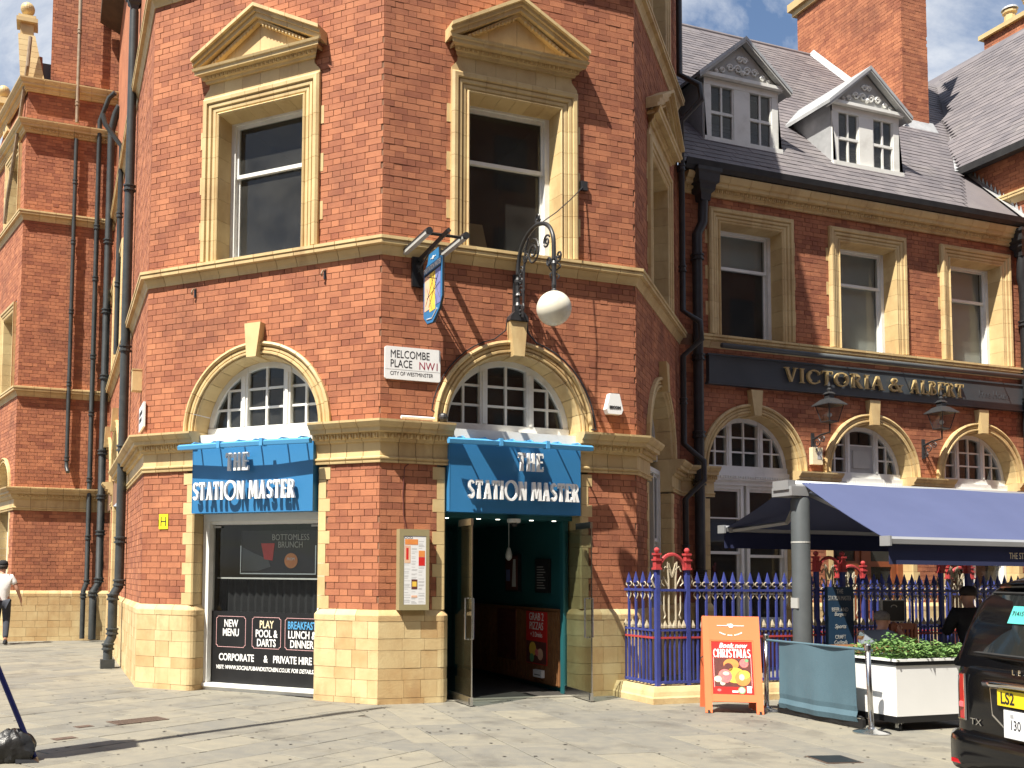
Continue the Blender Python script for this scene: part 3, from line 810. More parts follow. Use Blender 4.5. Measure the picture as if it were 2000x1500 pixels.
for i, c in enumerate(CV):
    arch(F_V, c, 3.39); fanlight(F_V, c, 3.40, panel=(i == 1))
    tr_ = F_V.put('transom', MB().box(c-.9, c+.9, .16, .36, 3.20, 3.352).box(c-.9, c+.9, .20, .36, 3.12, 3.199), 'white_paint')
    mb = MB()
    for k in range(34): mb.box(c-.88+k*.052, c-.855+k*.052, .135, .162, 3.235, 3.275)
    put('dentils', mb, 'white_paint', tr_, kind='stuff')
    architrave(F_V, c-.0, .645, .90, 5.65, 7.60, 7.85)
    sash(F_V, c-.625, c+.625, 5.65, 7.62, .26, 6.92, glass='window_glass')
    room(F_V, c-.85, c+.85, .60, 3.0, 5.45, 7.9)
    if i == 1:
        dr = F_V.put('door', MB().box(c-.9, c-.78, .2, .32, 0, 3.12).box(c+.78, c+.9, .2, .32, 0, 3.12).box(c-.78, c+.78, .2, .32, 2.95, 3.12).box(c-.06, c+.06, .22, .3, 0, 2.95), 'wood_red')
        for sx in (-1, 1):
            put('door_leaf', MB().box(c+sx*.42-.35, c+sx*.42+.35, .25, .29, .05, .95).box(c+sx*.42-.35, c+sx*.42-.24, .24, .29, .95, 2.9).box(c+sx*.42+.24, c+sx*.42+.35, .24, .29, .95, 2.9).box(c+sx*.42-.24, c+sx*.42+.24, .24, .29, 1.75, 1.85), 'wood_red', dr)
            put('pane', MB().box(c+sx*.42-.24, c+sx*.42+.24, .262, .27, .95, 2.9), 'window_glass', dr)
    else:
        for sx in (-1, 1): sash(F_V, c+sx*.46-.43, c+sx*.46+.43, .75, 3.12, .26, 1.95 if sx < 0 else 1.9, wd=.06)
        F_V.put('sill', MB().box(c-.92, c+.92, -.02, .35, .62, .75), 'terracotta')
        F_V.put('apron', MB().box(c-.9, c+.9, .12, .3, 0, .62), 'brick')
        for z_ in (1.25, 2.55):
            F_V.put('glazing_bar', MB().box(c-.84, c-.08, .262, .296, z_-.012, z_+.012).box(c+.08, c+.84, .262, .296, z_-.012, z_+.012), 'white_paint')
    room(F_V, c-1, c+1, .42, 2.6, .3, 4.4)
# blinds drawn behind the sash windows
for c, za in ((CV[0], 6.95), (CV[1], 5.7), (CV[2], 5.7)):
    F_V.put('roller_blind', MB().box(c-.56, c+.56, .385, .39, za, 7.56), 'blind')
course(F_V, 'string_course', 'string_block', up(STRING, 5.415), .3, 9, .30)
ec = course(F_V, 'eaves_cornice', 'cornice_block', up([(0, 0), (.05, .0), (.06, .05), (.08, .055), (.10, .12), (.17, .13), (.18, .19), (.21, .20), (.25, .27), (.25, .30), (0, .31)], 8.03), .05, 9, .42)
put('egg_moulding', eggs(.1, 9, 8.12, .095, .028, .085), 'terracotta', ec, kind='stuff')
gu = F_V.put('gutter', MB().loft([[(x, y, z) for y, z in ((-.02, 8.345), (-.27, 8.345), (-.33, 8.40), (-.345, 8.50), (-.32, 8.50), (-.30, 8.41), (-.05, 8.41))] for x in (-.05, 8.1)]), 'gutter')
emit_later = vb

# roofs: slates laid course by course on two sloping planes
PITCH = 48.0
SLATE_ME = MB().box(-.5, .5, 0, 1, 0, 1).mesh('slate'); SLATE_ME.materials.append(MATS['slate'])
class Roof:
    def __init__(s, ox, oy, oz, deg): s.M = Matrix.Translation((ox, oy, oz)) @ Matrix.Rotation(R(deg), 4, 'Z') @ Matrix.Rotation(R(PITCH), 4, 'X')
def slates(th, part, roof, u0, u1, v1, ok, n_single, ex=.185, wd=.285):
    items = []
    nr = int(v1/ex)
    for r in range(nr):
        n = int((u1-u0)/wd) + 1
        for i in range(n):
            u = u0 + (i + (.5 if r % 2 else 0) + .5)*wd
            P = roof.M @ Vector((u, (r+.5)*ex, 0))
            if not ok(P) : continue
            items.append(((P-CAM).length, u, r*ex))
    items.sort()
    inv = part.matrix_basis.inverted() if part else None
    tl = Matrix.Translation(-Vector(part.location))
    mb = MB()
    for k, (d, u, v) in enumerate(items):
        L = Matrix.Translation((u, v - .012, .012 + random.uniform(-.0015, .0025))) @ Matrix.Rotation(R(-2.6 + random.uniform(-.35, .35)), 4, 'X') @ Matrix.Rotation(R(random.uniform(-.5, .5)), 4, 'Z') @ Matrix.Diagonal((wd-.004, ex*1.9, .007, 1))
        Mx = roof.M @ L
        if k < n_single:
            o = bpy.data.objects.new('slate', SLATE_ME); COL.objects.link(o); o.parent = part; o.matrix_basis = tl @ Mx
        else:
            mb.add([(tl @ Mx) @ Vector(p) for p in ((-.5, 0, 0), (.5, 0, 0), (-.5, 0, 1), (.5, 0, 1), (-.5, 1, 1), (.5, 1, 1))], [(0, 1, 3, 2), (2, 3, 5, 4)])
    if mb.v: put('slating', mb, 'slate', part, fix=False, kind='stuff')
tp = math.tan(R(PITCH))
def valley_x(y): return 13.9 + (y - 3.7)*1.11
deck = MB().add([(X0-2.5, K-.29, 8.40), (15.2, K-.29, 8.40), (19, 8.0, 8.40 + (8.0-K+.29)*tp), (X0-2.5, 8.0, 8.40 + (8.0-K+.29)*tp)], [(0, 1, 2, 3)])
deck.move(lambda x, y, z: (x-10.0, y-K, z))
roofp = put('roof', deck, 'slate', rang, fix=False)
roofp_loc = Vector((10.0, K, 0))
def slates2(part, base, *a):
    part.location = base; slates(None, part, *a); part.location = (0, 0, 0)
slates2(roofp, (10.0, K, 0), Roof(X0-.6, K-.30, 8.43, 0), 0, 13.5, 8.35, lambda P: P.x < valley_x(P.y)+.15 and P.x > 5.2 and seen(P, 60), 300)
put('ridge', MB().tube([(-6.5, 7.95-K, 14.72), (6.5, 7.95-K, 14.72)], .09, 8), 'slate', roofp)
# dormers
def dormer(cx_, label):
    yf = 3.05
    def L(mb): return mb.move(lambda x, y, z: (x-10.0, y-K, z))
    hw = .82; zb, zt, za = 9.34, 10.52, 11.24
    rb = lambda z: 2.24 + (z-8.43)/tp
    mb = MB().box(cx_-hw, cx_-hw+.14, yf, yf+.08, zb, zt).box(cx_+hw-.14, cx_+hw, yf, yf+.08, zb, zt).box(cx_-.17, cx_+.17, yf, yf+.08, zb, zt).box(cx_-hw, cx_+hw, yf-.006, yf+.08, zt-.16, zt).box(cx_-hw-.04, cx_+hw+.04, yf-.07, yf+.06, zb-.05, zb+.03)
    d = put('dormer', L(mb), 'white_paint', rang); d['label'] = label
    for sx in (-1, 1):
        xa, xb = (cx_-hw+.14, cx_-.17) if sx < 0 else (cx_+.17, cx_+hw-.14)
        za_, zb_ = zb+.03, zt-.16; zm = (za_+zb_)/2; xm = (xa+xb)/2
        put('glazing_bar', L(MB().box(xm-.018, xm+.018, yf+.02, yf+.06, za_, zb_).box(xa, xb, yf+.012, yf+.062, zm-.025, zm+.025).box(xa, xa+.03, yf+.015, yf+.06, za_, zb_).box(xb-.03, xb, yf+.015, yf+.06, za_, zb_)), 'white_paint', d)
        for z0_, z1_ in ((za_, zm), (zm, zb_)):
            for a, b in ((xa, xm), (xm, xb)):
                put('pane', L(MB().add([(a, yf+.045, z0_), (b, yf+.045, z0_), (b, yf+.045, z1_), (a, yf+.045, z1_)], [(0, 1, 2, 3)])), 'window_glass', d, fix=False)
        # lead cheeks
        put('cheek', L(MB().hexa([(cx_+sx*hw-.012, yf+.03, zb-.25), (cx_+sx*hw+.012, yf+.03, zb-.25), (cx_+sx*hw+.012, rb(zb)-.1, zb-.25), (cx_+sx*hw-.012, rb(zb)-.1, zb-.25), (cx_+sx*hw-.012, yf+.03, zt), (cx_+sx*hw+.012, yf+.03, zt), (cx_+sx*hw+.012, rb(zt)+.1, zt), (cx_+sx*hw-.012, rb(zt)+.1, zt)])), 'lead', d)
        # dormer roof slope with pale verge
        e = .20
        q = [(cx_+sx*(hw+e), yf-.16, zt-.04), (cx_, yf-.16, za+.07), (cx_, rb(za)+.3, za+.07), (cx_+sx*(hw+e), rb(zt)+.2, zt-.04)]
        q2 = [(x, y, z-.07) for x, y, z in q]
        put('roof_slope', L(MB().hexa(q2 + q)), 'lead', d)
        put('bargeboard', L(MB().hexa([(cx_+sx*(hw+e-.02), yf-.15, zt-.15), (cx_, yf-.15, za-.04), (cx_, yf-.05, za-.04), (cx_+sx*(hw+e-.02), yf-.05, zt-.15), (cx_+sx*(hw+e-.02), yf-.15, zt-.10), (cx_, yf-.15, za+.015), (cx_, yf-.05, za+.015), (cx_+sx*(hw+e-.02), yf-.05, zt-.10)])), 'grey_paint', d)
    put('gable', L(MB().prism([(cx_-hw-.08, zt-.05), (cx_+hw+.08, zt-.05), (cx_, za-.05)], 'y', yf-.02, yf+.05)), 'grey_paint', d)
    put('lintel', L(MB().box(cx_-hw-.1, cx_+hw+.1, yf-.10, yf+.02, zt-.04, zt+.02)), 'white_paint', d)
    mb = MB()                                                   # carved scrollwork
    for sx in (-1, 1):
        for px_, pz, s_ in ((.10, .17, .085), (.27, .17, .075), (.44, .10, .055), (.57, .06, .035), (.06, .36, .06)):
            pts = [(cx_+sx*(px_ + s_*(1-t*.75)*math.cos(9*t)), yf-.035, zt+.03+pz + s_*(1-t*.75)*math.sin(9*t)) for t in [k/12 for k in range(13)]]
            mb.tube(pts, .018, 5)
    mb.ball((cx_, yf-.03, zt+.15), .05, 8, 6); mb.ball((cx_, yf-.03, zt+.42), .04, 8, 6)
    put('carving', L(mb), 'white_paint', d, kind='stuff')
    put('back', L(MB().box(cx_-hw+.05, cx_+hw-.05, yf+.5, yf+.52, zb, zt)), 'dark_room', d)
    put('apron_flashing', L(MB().add([(cx_-hw-.25, yf-.3, 8.43+(yf-.3-2.24)*tp+.03), (cx_+hw+.25, yf-.3, 8.43+(yf-.3-2.24)*tp+.03), (cx_+hw+.12, yf+.05, zb+.03), (cx_-hw-.12, yf+.05, zb+.03)], [(0, 1, 2, 3)])), 'lead', d, fix=False)
dormer(7.88, 'left white dormer with carved gable'); dormer(10.78, 'right white dormer with carved gable')
# great chimney stack rising through the slope
ch = []; cm = MB()
F_c1 = Fr(rang, 14.15, 8.45, -90, 3.2); F_c2 = Fr(rang, 14.15, 5.25, 0, .77)
stack = put('chimney', MB().box(4.16, 4.91, 5.26-K, 8.44-K, 10.5, 19), 'mortar', rang)
for Fx in (F_c1, F_c2): brickwork(Fx, 0, Fx.L, 11.2, 16.1, [], vb, MB(), .01)
put('chimney_cornice', MB().box(4.07, 5.0, 5.17-K, 8.55-K, 16.1, 16.25).box(3.99, 5.08, 5.09-K, 8.63-K, 16.25, 16.45), 'terracotta', stack)
put('flashing', MB().add([(x-10.0, y-K, z) for x, y, z in ((14.05, 5.1, 11.62), (15.05, 5.1, 11.62), (15.05, 5.26, 11.95), (14.05, 5.26, 11.95))], [(0, 1, 2, 3)])
    .add([(x-10.0, y-K, z) for x, y, z in ((14.0, 5.1, 8.47+(5.1-2.24)*tp), (14.14, 5.1, 8.62+(5.1-2.24)*tp), (14.14, 7.9, 8.62+(7.9-2.24)*tp), (14.0, 7.9, 8.47+(7.9-2.24)*tp))], [(0, 1, 2, 3)]), 'lead', stack, fix=False)
emit_bricks(rang, vb)

# ---------------------------------------------------------------- the taller wing that closes the range on the right
wing = thing('gabled_wing', 'taller brick wing with plain slate roof and chimney pots closing the range at right', 'building', (14.1, 1.2, 0))
F_W = Fr(wing, 14.1, 5.4, -90, 4.2)
wb = []; w = MB(); brickwork(F_W, 0, 4.2, 8.2, 10.02, [], wb, w, .06)
F_W.put('wall', w, 'mortar', fix=False)
F_W.put('wall', MB().box(0, 4.2, .02, .3, 0, 8.2), 'brick')
put('wall', MB().box(.03, 8, 0.01, .3, 0, 10.0), 'brick', wing)
course(F_W, 'string_course', 'string_block', up(STRING, 8.98), 1.6, 4.2, .35)
emit_bricks(wing, wb)
put('gutter', MB().box(-.36, -.2, -.6, 2.45, 9.88, 10.03).box(-.2, .0, -.6, 2.45, 9.96, 10.03), 'gutter', wing)
wdeck = MB().add([(-.30, -1.2, 10.0), (4.6, -1.2, 10.0+4.9*tp*.96), (4.6, 7.8, 10.0+4.9*tp*.96), (-.30, 2.5, 10.0)], [(0, 1, 2, 3)])
wroof = put('roof', wdeck, 'slate', wing, fix=False)
slates2(wroof, (14.1, 1.2, 0), Roof(13.78, 9.6, 10.02, -90), 0, 11.0, 6.3, lambda P: P.x > valley_x(P.y)-.1 and seen(P, 60), 300)
put('ridge', MB().tube([(4.42, -2, 14.75), (4.42, 7.2, 14.75)], .09, 8), 'slate', wroof)
vl = MB()
for k in range(9):
    y0_, y1_ = 3.55 + k*.46, 3.55 + (k+1)*.46
    P = []
    for y in (y0_, y1_):
        z = 8.43 + (y-2.24)*tp + .05; x = valley_x(y)
        P += [(x-.10-14.1, y-1.2, z), (x+.14-14.1, y-1.2, z+.05)]
    vl.add([P[0], P[1], P[3], P[2]], [(0, 1, 2, 3)])
put('valley_flashing', vl, 'lead', wroof, fix=False)
sf = MB()
for k in range(16):
    y = 2.35 + k*.088; z = 8.43 + (y-2.24)*tp
    sf.add([(-.02, y-1.2, z+.02), (-.02, y-1.2+.1, z+.1), (-.02, y-1.2+.05, z+.24)], [(0, 1, 2)])
    sf.add([(-.16, y-1.2, z+.03), (-.01, y-1.2, z+.05), (-.01, y-1.2+.1, z+.16), (-.16, y-1.2+.1, z+.14)], [(0, 1, 2, 3)])
put('stepped_flashing', sf, 'lead', wing, fix=False)
# far stack with two clay pots
st = put('chimney', MB().box(6.22, 7.6, 1.01, 6.89, 13, 16.5), 'mortar', wing)
F_WC = Fr(wing, 20.3, 8.1, -90, 5.9); F_WC2 = Fr(wing, 20.3, 2.2, 0, 1.4)
cb = []
for Fx in (F_WC, F_WC2): brickwork(Fx, 0, Fx.L, 14.2, 16.5, [], cb, MB(), .01)
emit_bricks(wing, cb, 0, rest='chimney_brickwork')
put('chimney_cornice', MB().box(6.08, 7.7, .88, 7.02, 15.82, 15.98).box(6.1, 7.7, .9, 7.0, 16.5, 16.62), 'terracotta', st)
for yy in (6.35, 5.75):
    put('chimney_pot', MB().lathe([(.15, 0), (.14, .36), (.18, .39), (.18, .45), (.12, .45)], (6.5, yy, 16.62), 12), 'terracotta', st)
    put('pot_cowl', MB().lathe([(.21, 0), (.18, .06), (.07, .11)], (6.5, yy, 17.11), 12), 'lead', st)

# ---------------------------------------------------------------- the block closing the side street on the left
side = thing('side_block', 'brick block with string courses, ball finials and pale plinth closing the side street', 'building', (-4.5, 11.9, 0))
F_L = Fr(side, -4.5, 11.9, 0, 2.05)
AL = R(14)
F_L2 = Fr(side, -4.5-10*math.sin(AL), 11.9+10*math.cos(AL), -76, 10.0)
lb = []; w = MB(); w2 = MB()
for za, zb in ((1.11, 2.876), (3.39, 5.43), (5.62, 9.43), (9.63, 11.43), (11.7, 12.38)): brickwork(F_L, 0, 2.05, za, zb, [], lb, w, .02)
for za, zb in ((1.11, 2.876), (3.39, 5.43), (5.62, 9.43), (9.63, 12.2)):
    brickwork(F_L2, 0, 10, za, zb, [('r', 8.2, 9.6, 5.6, 7.7), ('r', 8.2, 9.6, 1.0, 3.4), ('a', 8.9, 3.4, .7), ('r', 8.2, 9.6, 9.6, 11.4)], lb, w2, .02)
w.box(0, 2.05, .007, .1, 0, 12.5)
F_L.put('wall', w, 'mortar', fix=False); F_L2.put('wall', w2, 'mortar', fix=False)
plinth(F_L, 0, 2.05, 1.88, 0, heights=(.10, .20, .15, .20, .14, .185))
plinth(F_L2, 0, 10.0, 0, 1.88, heights=(.10, .20, .15, .20, .14, .185))
cc = None
for z, pr, nm, pc in ((2.875, BAND, 'frieze_band', 'band_block'), (3.126, CORN, 'cornice', 'cornice_block'), (5.415, STRING, 'string_course', 'string_block'), (9.41, STRING, 'string_course', 'string_block'), (11.43, CORN, 'cornice', 'cornice_block'), (12.38, CORN, 'coping', 'coping_block')):
    o = course(F_L, nm, pc, up(pr, z), -.0, 2.05, .33, 'terracotta', 1.88, 0)
    if nm == 'cornice': put('egg_moulding', eggs(.05, 2.05, z+.07, .082), 'terracotta', o, kind='stuff')
    F_L2.put(nm, mould(up(pr, z), 0, 10, 0, 1.88), 'terracotta')
# recessed stack above the coping
F_S = Fr(side, -4.03, 12.05, 0, 1.6)
w3 = MB(); brickwork(F_S, 0, 1.6, 12.5, 17, [], lb, w3, .02); w3.box(0, 1.6, .007, 1.2, 12.4, 17)
F_S.put('chimney', w3, 'mortar', fix=False)
put('roof', MB().add([(.3, .45, 12.6), (.52, .45, 12.6), (.52, .9, 13.5), (.3, .9, 13.5)], [(0, 1, 2, 3)]).box(.28, 2.0, .5, 3, 12.5, 13.35), 'slate', side)
emit_bricks(side, lb)
gp = put('gable_parapet', MB().hexa([(-.16, 0, 12.65), (.34, 0, 12.65), (.34, .6, 12.65), (-.16, .6, 12.65), (-.24, .1, 13.75), (.1, .1, 13.75), (.1, .5, 13.75), (-.24, .5, 13.75)]), 'terracotta', side)
for k in range(8):
    z0_ = 12.68 + k*.134
    t0, t1 = (z0_-12.65)/1.1, (z0_+.128-12.65)/1.1
    P = []
    for t, z in ((t0, z0_), (t1, z0_+.128)):
        xa, xb, ya, yb = -.16-.08*t-.012, .34-.24*t+.012, .1*t-.012, .6-.1*t+.012
        P += [(xa, ya, z), (xb, ya, z), (xb, yb, z), (xa, yb, z)]
    put('coping_stone', MB().hexa(P), 'terracotta', gp)
def finial(x, y, z, s):
    f = put('finial', MB().box(x-.15*s, x+.15*s, y-.15*s, y+.15*s, z, z+.32*s).box(x-.24*s, x+.24*s, y-.24*s, y+.24*s, z+.32*s, z+.42*s).box(x-.2*s, x+.2*s, y-.2*s, y+.2*s, z+.42*s, z+.5*s), 'terracotta', side)
    put('ball', MB().lathe([(.12*s, 0), (.07*s, .06*s), (.07*s, .1*s)], (x, y, z+.5*s), 12).ball((x, y, z+.5*s+.24*s), .165*s, 18, 12), 'terracotta', f, smooth=False)
finial(-.07, .3, 13.75, .95)
finial(-.62, 2.1, 12.6, .9)
F_L2.put('gable', MB().prism([(6.6, 12.2), (10.0, 12.2), (9.75, 13.4), (9.5, 13.4)], 'y', .05, .35), 'brick')
F_L2.put('gable_coping', MB().prism([(7.6, 12.2), (8.1, 12.2), (7.95, 12.6), (7.7, 12.6)], 'y', -.05, .4), 'terracotta')
# rainwater pipe raking down the gable edge
put('verge_pipe', MB().tube([(.02, -.10, 13.6), (-.02, -.12, 12.9), (-.25, .55, 11.2), (-.42, 1.15, 10.2), (-.46, 1.3, 9.7)], .045, 8), 'cream_pipe', side)
for c_, z0_, z1_, zo in ((8.9, 5.65, 7.4, 7.62), (8.9, 9.66, 11.1, 11.32)):
    architrave(F_L2, c_, .50, .72, z0_, z1_, zo, ears=False); sash(F_L2, c_-.49, c_+.49, z0_, z1_, .26, (z0_+z1_)/2); room(F_L2, c_-.65, c_+.65, .37, 1.5, z0_-.1, z1_+.2)
arch(F_L2, 8.9, 3.39, k=.66, key=False); fanlight(F_L2, 8.9, 3.40, r=.60)
quoins(F_L2, -1, 8.3, 1.11, 3.39); quoins(F_L2, 1, 9.5, 1.11, 3.39)
sash(F_L2, 8.3, 9.5, 1.1, 3.36, .26, 2.3); room(F_L2, 8.2, 9.6, .37, 1.5, .9, 4.2)
# ---------------------------------------------------------------- lettering cut from strokes
def Q(x0, y0, w0, x1, y1, w1): return ('q', x0, y0, w0, x1, y1, w1)
def AR(cx_, cy_, rx, ry, a0, a1, t0, t1): return ('a', cx_, cy_, rx, ry, a0, a1, t0, t1)
DECO = {   # tall flared display capitals: glyph -> (width, strokes)
 'T': (.46, [Q(.23, 0, .20, .23, .86, .13), Q(.23, .86, .46, .23, 1, .44), Q(.035, .72, .02, .035, .9, .07), Q(.425, .72, .02, .425, .9, .07)]),
 'H': (.50, [Q(.10, 0, .19, .10, 1, .15), Q(.40, 0, .19, .40, 1, .15), Q(.25, .46, .20, .25, .54, .20)]),
 'E': (.42, [Q(.11, 0, .21, .11, 1, .16), Q(.30, .88, .23, .30, 1, .23), Q(.28, .47, .20, .28, .56, .20), Q(.30, 0, .25, .30, .12, .25), Q(.40, .74, .02, .40, .9, .05), Q(.41, .1, .06, .41, .27, .02)]),
 'S': (.44, [AR(.22, .73, .20, .27, 20, 250, .12, .15), AR(.22, .27, .21, .27, -160, 70, .15, .12), Q(.12, .62, .16, .33, .38, .16)]),
 'A': (.52, [Q(.10, 0, .09, .25, 1, .10), Q(.40, 0, .21, .26, 1, .15), Q(.25, .26, .22, .25, .33, .20), Q(.08, 0, .16, .08, .04, .12)]),
 'I': (.22, [Q(.11, 0, .21, .11, .5, .14), Q(.11, .5, .14, .11, 1, .19)]),
 'O': (.92, [AR(.46, .5, .46, .5, 0, 360, .13, .13)]),
 'N': (.52, [Q(.07, 0, .12, .07, 1, .09), Q(.43, 0, .11, .45, 1, .12), Q(.42, 0, .16, .10, 1, .20)]),
 'M': (.66, [Q(.06, 0, .13, .09, 1, .09), Q(.56, 0, .21, .54, 1, .16), Q(.31, .1, .06, .13, 1, .19), Q(.31, .1, .06, .50, 1, .10)]),
 'R': (.48, [Q(.10, 0, .20, .10, 1, .16), AR(.20, .74, .22, .26, -90, 90, .10, .10), Q(.39, 0, .18, .24, .52, .15)]),
 'C': (.46, [AR(.26, .5, .25, .5, 45, 315, .12, .12), Q(.40, .68, .06, .41, .86, .10)]),
}
SER = {    # thin roman capitals with bracketed serifs
 'V': (.72, [Q(.36, 0, .10, .12, 1, .15), Q(.36, 0, .07, .60, 1, .07), Q(.12, .96, .26, .12, 1, .28), Q(.60, .96, .22, .60, 1, .24)]),
 'I': (.30, [Q(.15, 0, .13, .15, 1, .13), Q(.15, 0, .28, .15, .045, .22), Q(.15, .955, .22, .15, 1, .28)]),
 'C': (.74, [AR(.42, .5, .40, .51, 42, 318, .06, .06), AR(.42, .5, .40, .51, 120, 240, .14, .14), Q(.70, .66, .05, .71, .88, .07), Q(.70, .12, .07, .70, .30, .03)]),
 'T': (.64, [Q(.32, 0, .14, .32, .95, .13), Q(.32, .94, .62, .32, 1, .60), Q(.32, 0, .30, .32, .045, .22), Q(.04, .78, .02, .04, .95, .06), Q(.60, .78, .02, .60, .95, .06)]),
 'O': (.84, [AR(.42, .5, .41, .51, 0, 360, .065, .065), AR(.42, .5, .41, .51, 125, 235, .14, .14), AR(.42, .5, .41, .51, -55, 55, .14, .14)]),
 'R': (.70, [Q(.16, 0, .14, .16, 1, .13), Q(.16, 0, .28, .16, .045, .22), AR(.28, .74, .27, .26, -90, 90, .06, .12), Q(.20, .95, .36, .20, 1, .36), Q(.62, 0, .16, .34, .5, .13)]),
 'A': (.78, [Q(.10, 0, .06, .37, 1, .06), Q(.64, 0, .15, .40, 1, .13), Q(.34, .32, .34, .34, .37, .32), Q(.10, 0, .24, .10, .045, .18), Q(.65, 0, .28, .65, .045, .22)]),
 '&': (.84, [AR(.34, .77, .17, .22, 0, 360, .07, .07), AR(.32, .28, .29, .29, 60, 330, .09, .09), Q(.72, 0, .17, .30, .70, .11), AR(.52, .42, .22, .34, -60, 10, .06, .06), Q(.72, .46, .26, .72, .5, .22)]),
 'L': (.60, [Q(.17, 0, .14, .17, 1, .13), Q(.17, .955, .22, .17, 1, .28), Q(.32, 0, .54, .32, .055, .52), Q(.56, .05, .07, .58, .26, .02)]),
 'B': (.66, [Q(.16, 0, .14, .16, 1, .13), AR(.30, .76, .22, .24, -90, 90, .06, .11), AR(.30, .26, .28, .26, -90, 90, .06, .13), Q(.20, .95, .34, .20, 1, .34), Q(.20, 0, .34, .20, .05, .34), Q(.24, .49, .22, .24, .54, .22)]),
 'E': (.62, [Q(.16, 0, .14, .16, 1, .13), Q(.30, .945, .50, .30, 1, .50), Q(.32, 0, .54, .32, .055, .54), Q(.30, .49, .30, .30, .54, .30), Q(.53, .78, .02, .53, .95, .06), Q(.56, .05, .07, .57, .25, .02)]),
}
def glyphs(parent, name, body, font, h, width, x, z, y0, y1, m, space=.06, bigO=1.0, wt=1.0):
    """each letter its own part; x = centre of the line, z = base line, stands from y0 (front) to y1 (back)"""
    tot = sum(font[c][0] + space if c != ' ' else .30 for c in body) - space
    sx = width/tot; u = x - width/2
    for c in body:
        if c == ' ': u += .30*sx; continue
        gw, st = font[c]; mb = MB()
        for k, s_ in enumerate(st):
            dy = .0012*k
            if s_[0] == 'q':
                _, xa, ya, wa, xb, yb, wb_ = s_
                wa, wb_ = wa*wt, wb_*wt
                q = [(u+(xa-wa/2)*sx, z+ya*h), (u+(xa+wa/2)*sx, z+ya*h), (u+(xb+wb_/2)*sx, z+yb*h), (u+(xb-wb_/2)*sx, z+yb*h)]
                mb.prism(q, 'y', y0-dy, y1)
            else:
                _, ax, ay, rx, ry, a0, a1, t0, t1 = s_
                n = max(6, int(abs(a1-a0)/15))
                for i in range(n):
                    q = []
                    for j, inner in ((i, 0), (i+1, 0), (i+1, 1), (i, 1)):
                        a = R(a0 + (a1-a0)*j/n); t = t0 + (t1-t0)*j/n
                        big = bigO if c == 'O' else 1.0
                        q.append((u+(ax+(rx-inner*t)*math.cos(a))*sx, z+h*.5+((ay+(ry-inner*t*sx/h*1.0)*math.sin(a))-.5)*h*big))
                    mb.prism(q, 'y', y0-dy, y1)
        put(name, mb, m, parent)
        u += (gw+space)*sx

# ---------------------------------------------------------------- pub fascia signs
def fascia(fr, label, tx):
    t = thing('fascia_sign', label, 'sign', fr.w(W/2, -.0, 2.31), fr.r)
    a, b, h = -.915, .905, .885
    put('panel', MB().box(a, b, -.075, .20, 0, h), 'sign_blue', t)
    put('edge_trim', MB().box(a-.004, b+.004, -.079, -.05, -.006, .004).box(a-.006, a+.0, -.079, .2, .004, h), 'sign_blue', t)
    put('drip_board', MB().box(a-.02, b+.02, .02, .22, h, h+.15), 'white_paint', t)
    # three-piece light trough on brackets
    ys = (-.25, -.28, -.28, -.25); xs = (-1.02, -.34, .30, .98)
    for i in range(3):
        p0, p1 = (xs[i]+.012, ys[i]), (xs[i+1]-.012, ys[i+1])
        poly = lambda x, y: [(x, y-.035, h-.075), (x, y+.035, h-.075), (x, y+.045, h-.03), (x, y-.0, h-.005), (x, y-.045, h-.03)]
        put('light_trough', MB().loft([poly(*p0), poly(*p1)]), 'sign_blue_light', t)
        if i: put('trough_joint', MB().box(xs[i]-.022, xs[i]+.022, ys[i]-.055, ys[i]+.055, h-.085, h+.008), 'sign_blue_light', t)
    for x in (-.80, -.5, -.12, .13, .52, .80):
        put('bracket', MB().tube([(x, -.26, h-.01), (x, -.2, h+.02), (x, -.04, h+.03)], .011, 6), 'sign_blue_light', t)
    c = tx - W/2
    glyphs(t, 'letter', 'THE', DECO, .228, .345, c+.085 if fr is F_C else c-.09, .525, -.165, -.125, 'white', .10, 1.0, .92)
    glyphs(t, 'letter', 'STATION MASTER', DECO, .232, 1.54, c, .158, -.165, -.125, 'white', .07, 1.12, 1.0)
    return t
fascia(F_B, 'blue pub sign with white letters above the dark shop window', 1.712)
fascia(F_C, 'blue pub sign with white letters above the open entrance', 1.853)

# ---------------------------------------------------------------- dark shop window with painted offers
sh = F_B.put('shop_window', MB().box(.86, .955, .2, .34, .09, 2.31).box(2.62, 2.72, .2, .34, .09, 2.31).box(.955, 2.62, .2, .34, 2.215, 2.31).box(.955, 2.62, .235, .33, 2.17, 2.214), 'white_paint')
put('sill', MB().box(.86, 2.72, .17, .36, .045, .089).box(.86, 2.72, .2, .36, .0, .044), 'white_paint', sh)
put('pane', MB().add([(.955, .305, .09), (2.62, .305, .09), (2.62, .305, 2.17), (.955, .305, 2.17)], [(0, 1, 2, 3)]), 'glass', sh, fix=False)
put('painted_panel', MB().box(.955, 2.62, .292, .30, .09, 1.03), 'black', sh)
put('ledge', MB().box(.955, 2.62, .40, .62, 1.455, 1.475), 'grey_paint', sh)
put('curtain', MB().loft([[(.96 + i*.0555, .52 + (.02 if i % 2 else -.015), z) for i in range(31)] for z in (1.0, 1.455)], closed=False, caps=False), 'cloth_black', sh, fix=False)
F_B.put('room', MB().add([(.86, .36, 0), (2.72, .36, 0), (2.72, 2.6, 0), (.86, 2.6, 0), (.86, .36, 2.4), (2.72, .36, 2.4), (2.72, 2.6, 2.4), (.86, 2.6, 2.4)], [(0, 3, 2, 1), (4, 5, 6, 7), (1, 2, 6, 5), (2, 3, 7, 6), (3, 0, 4, 7)]), 'dark_room', fix=False)
ps = put('offer_screen', MB().box(1.25, 2.42, .52, .545, 1.52, 2.1), 'ink', sh)
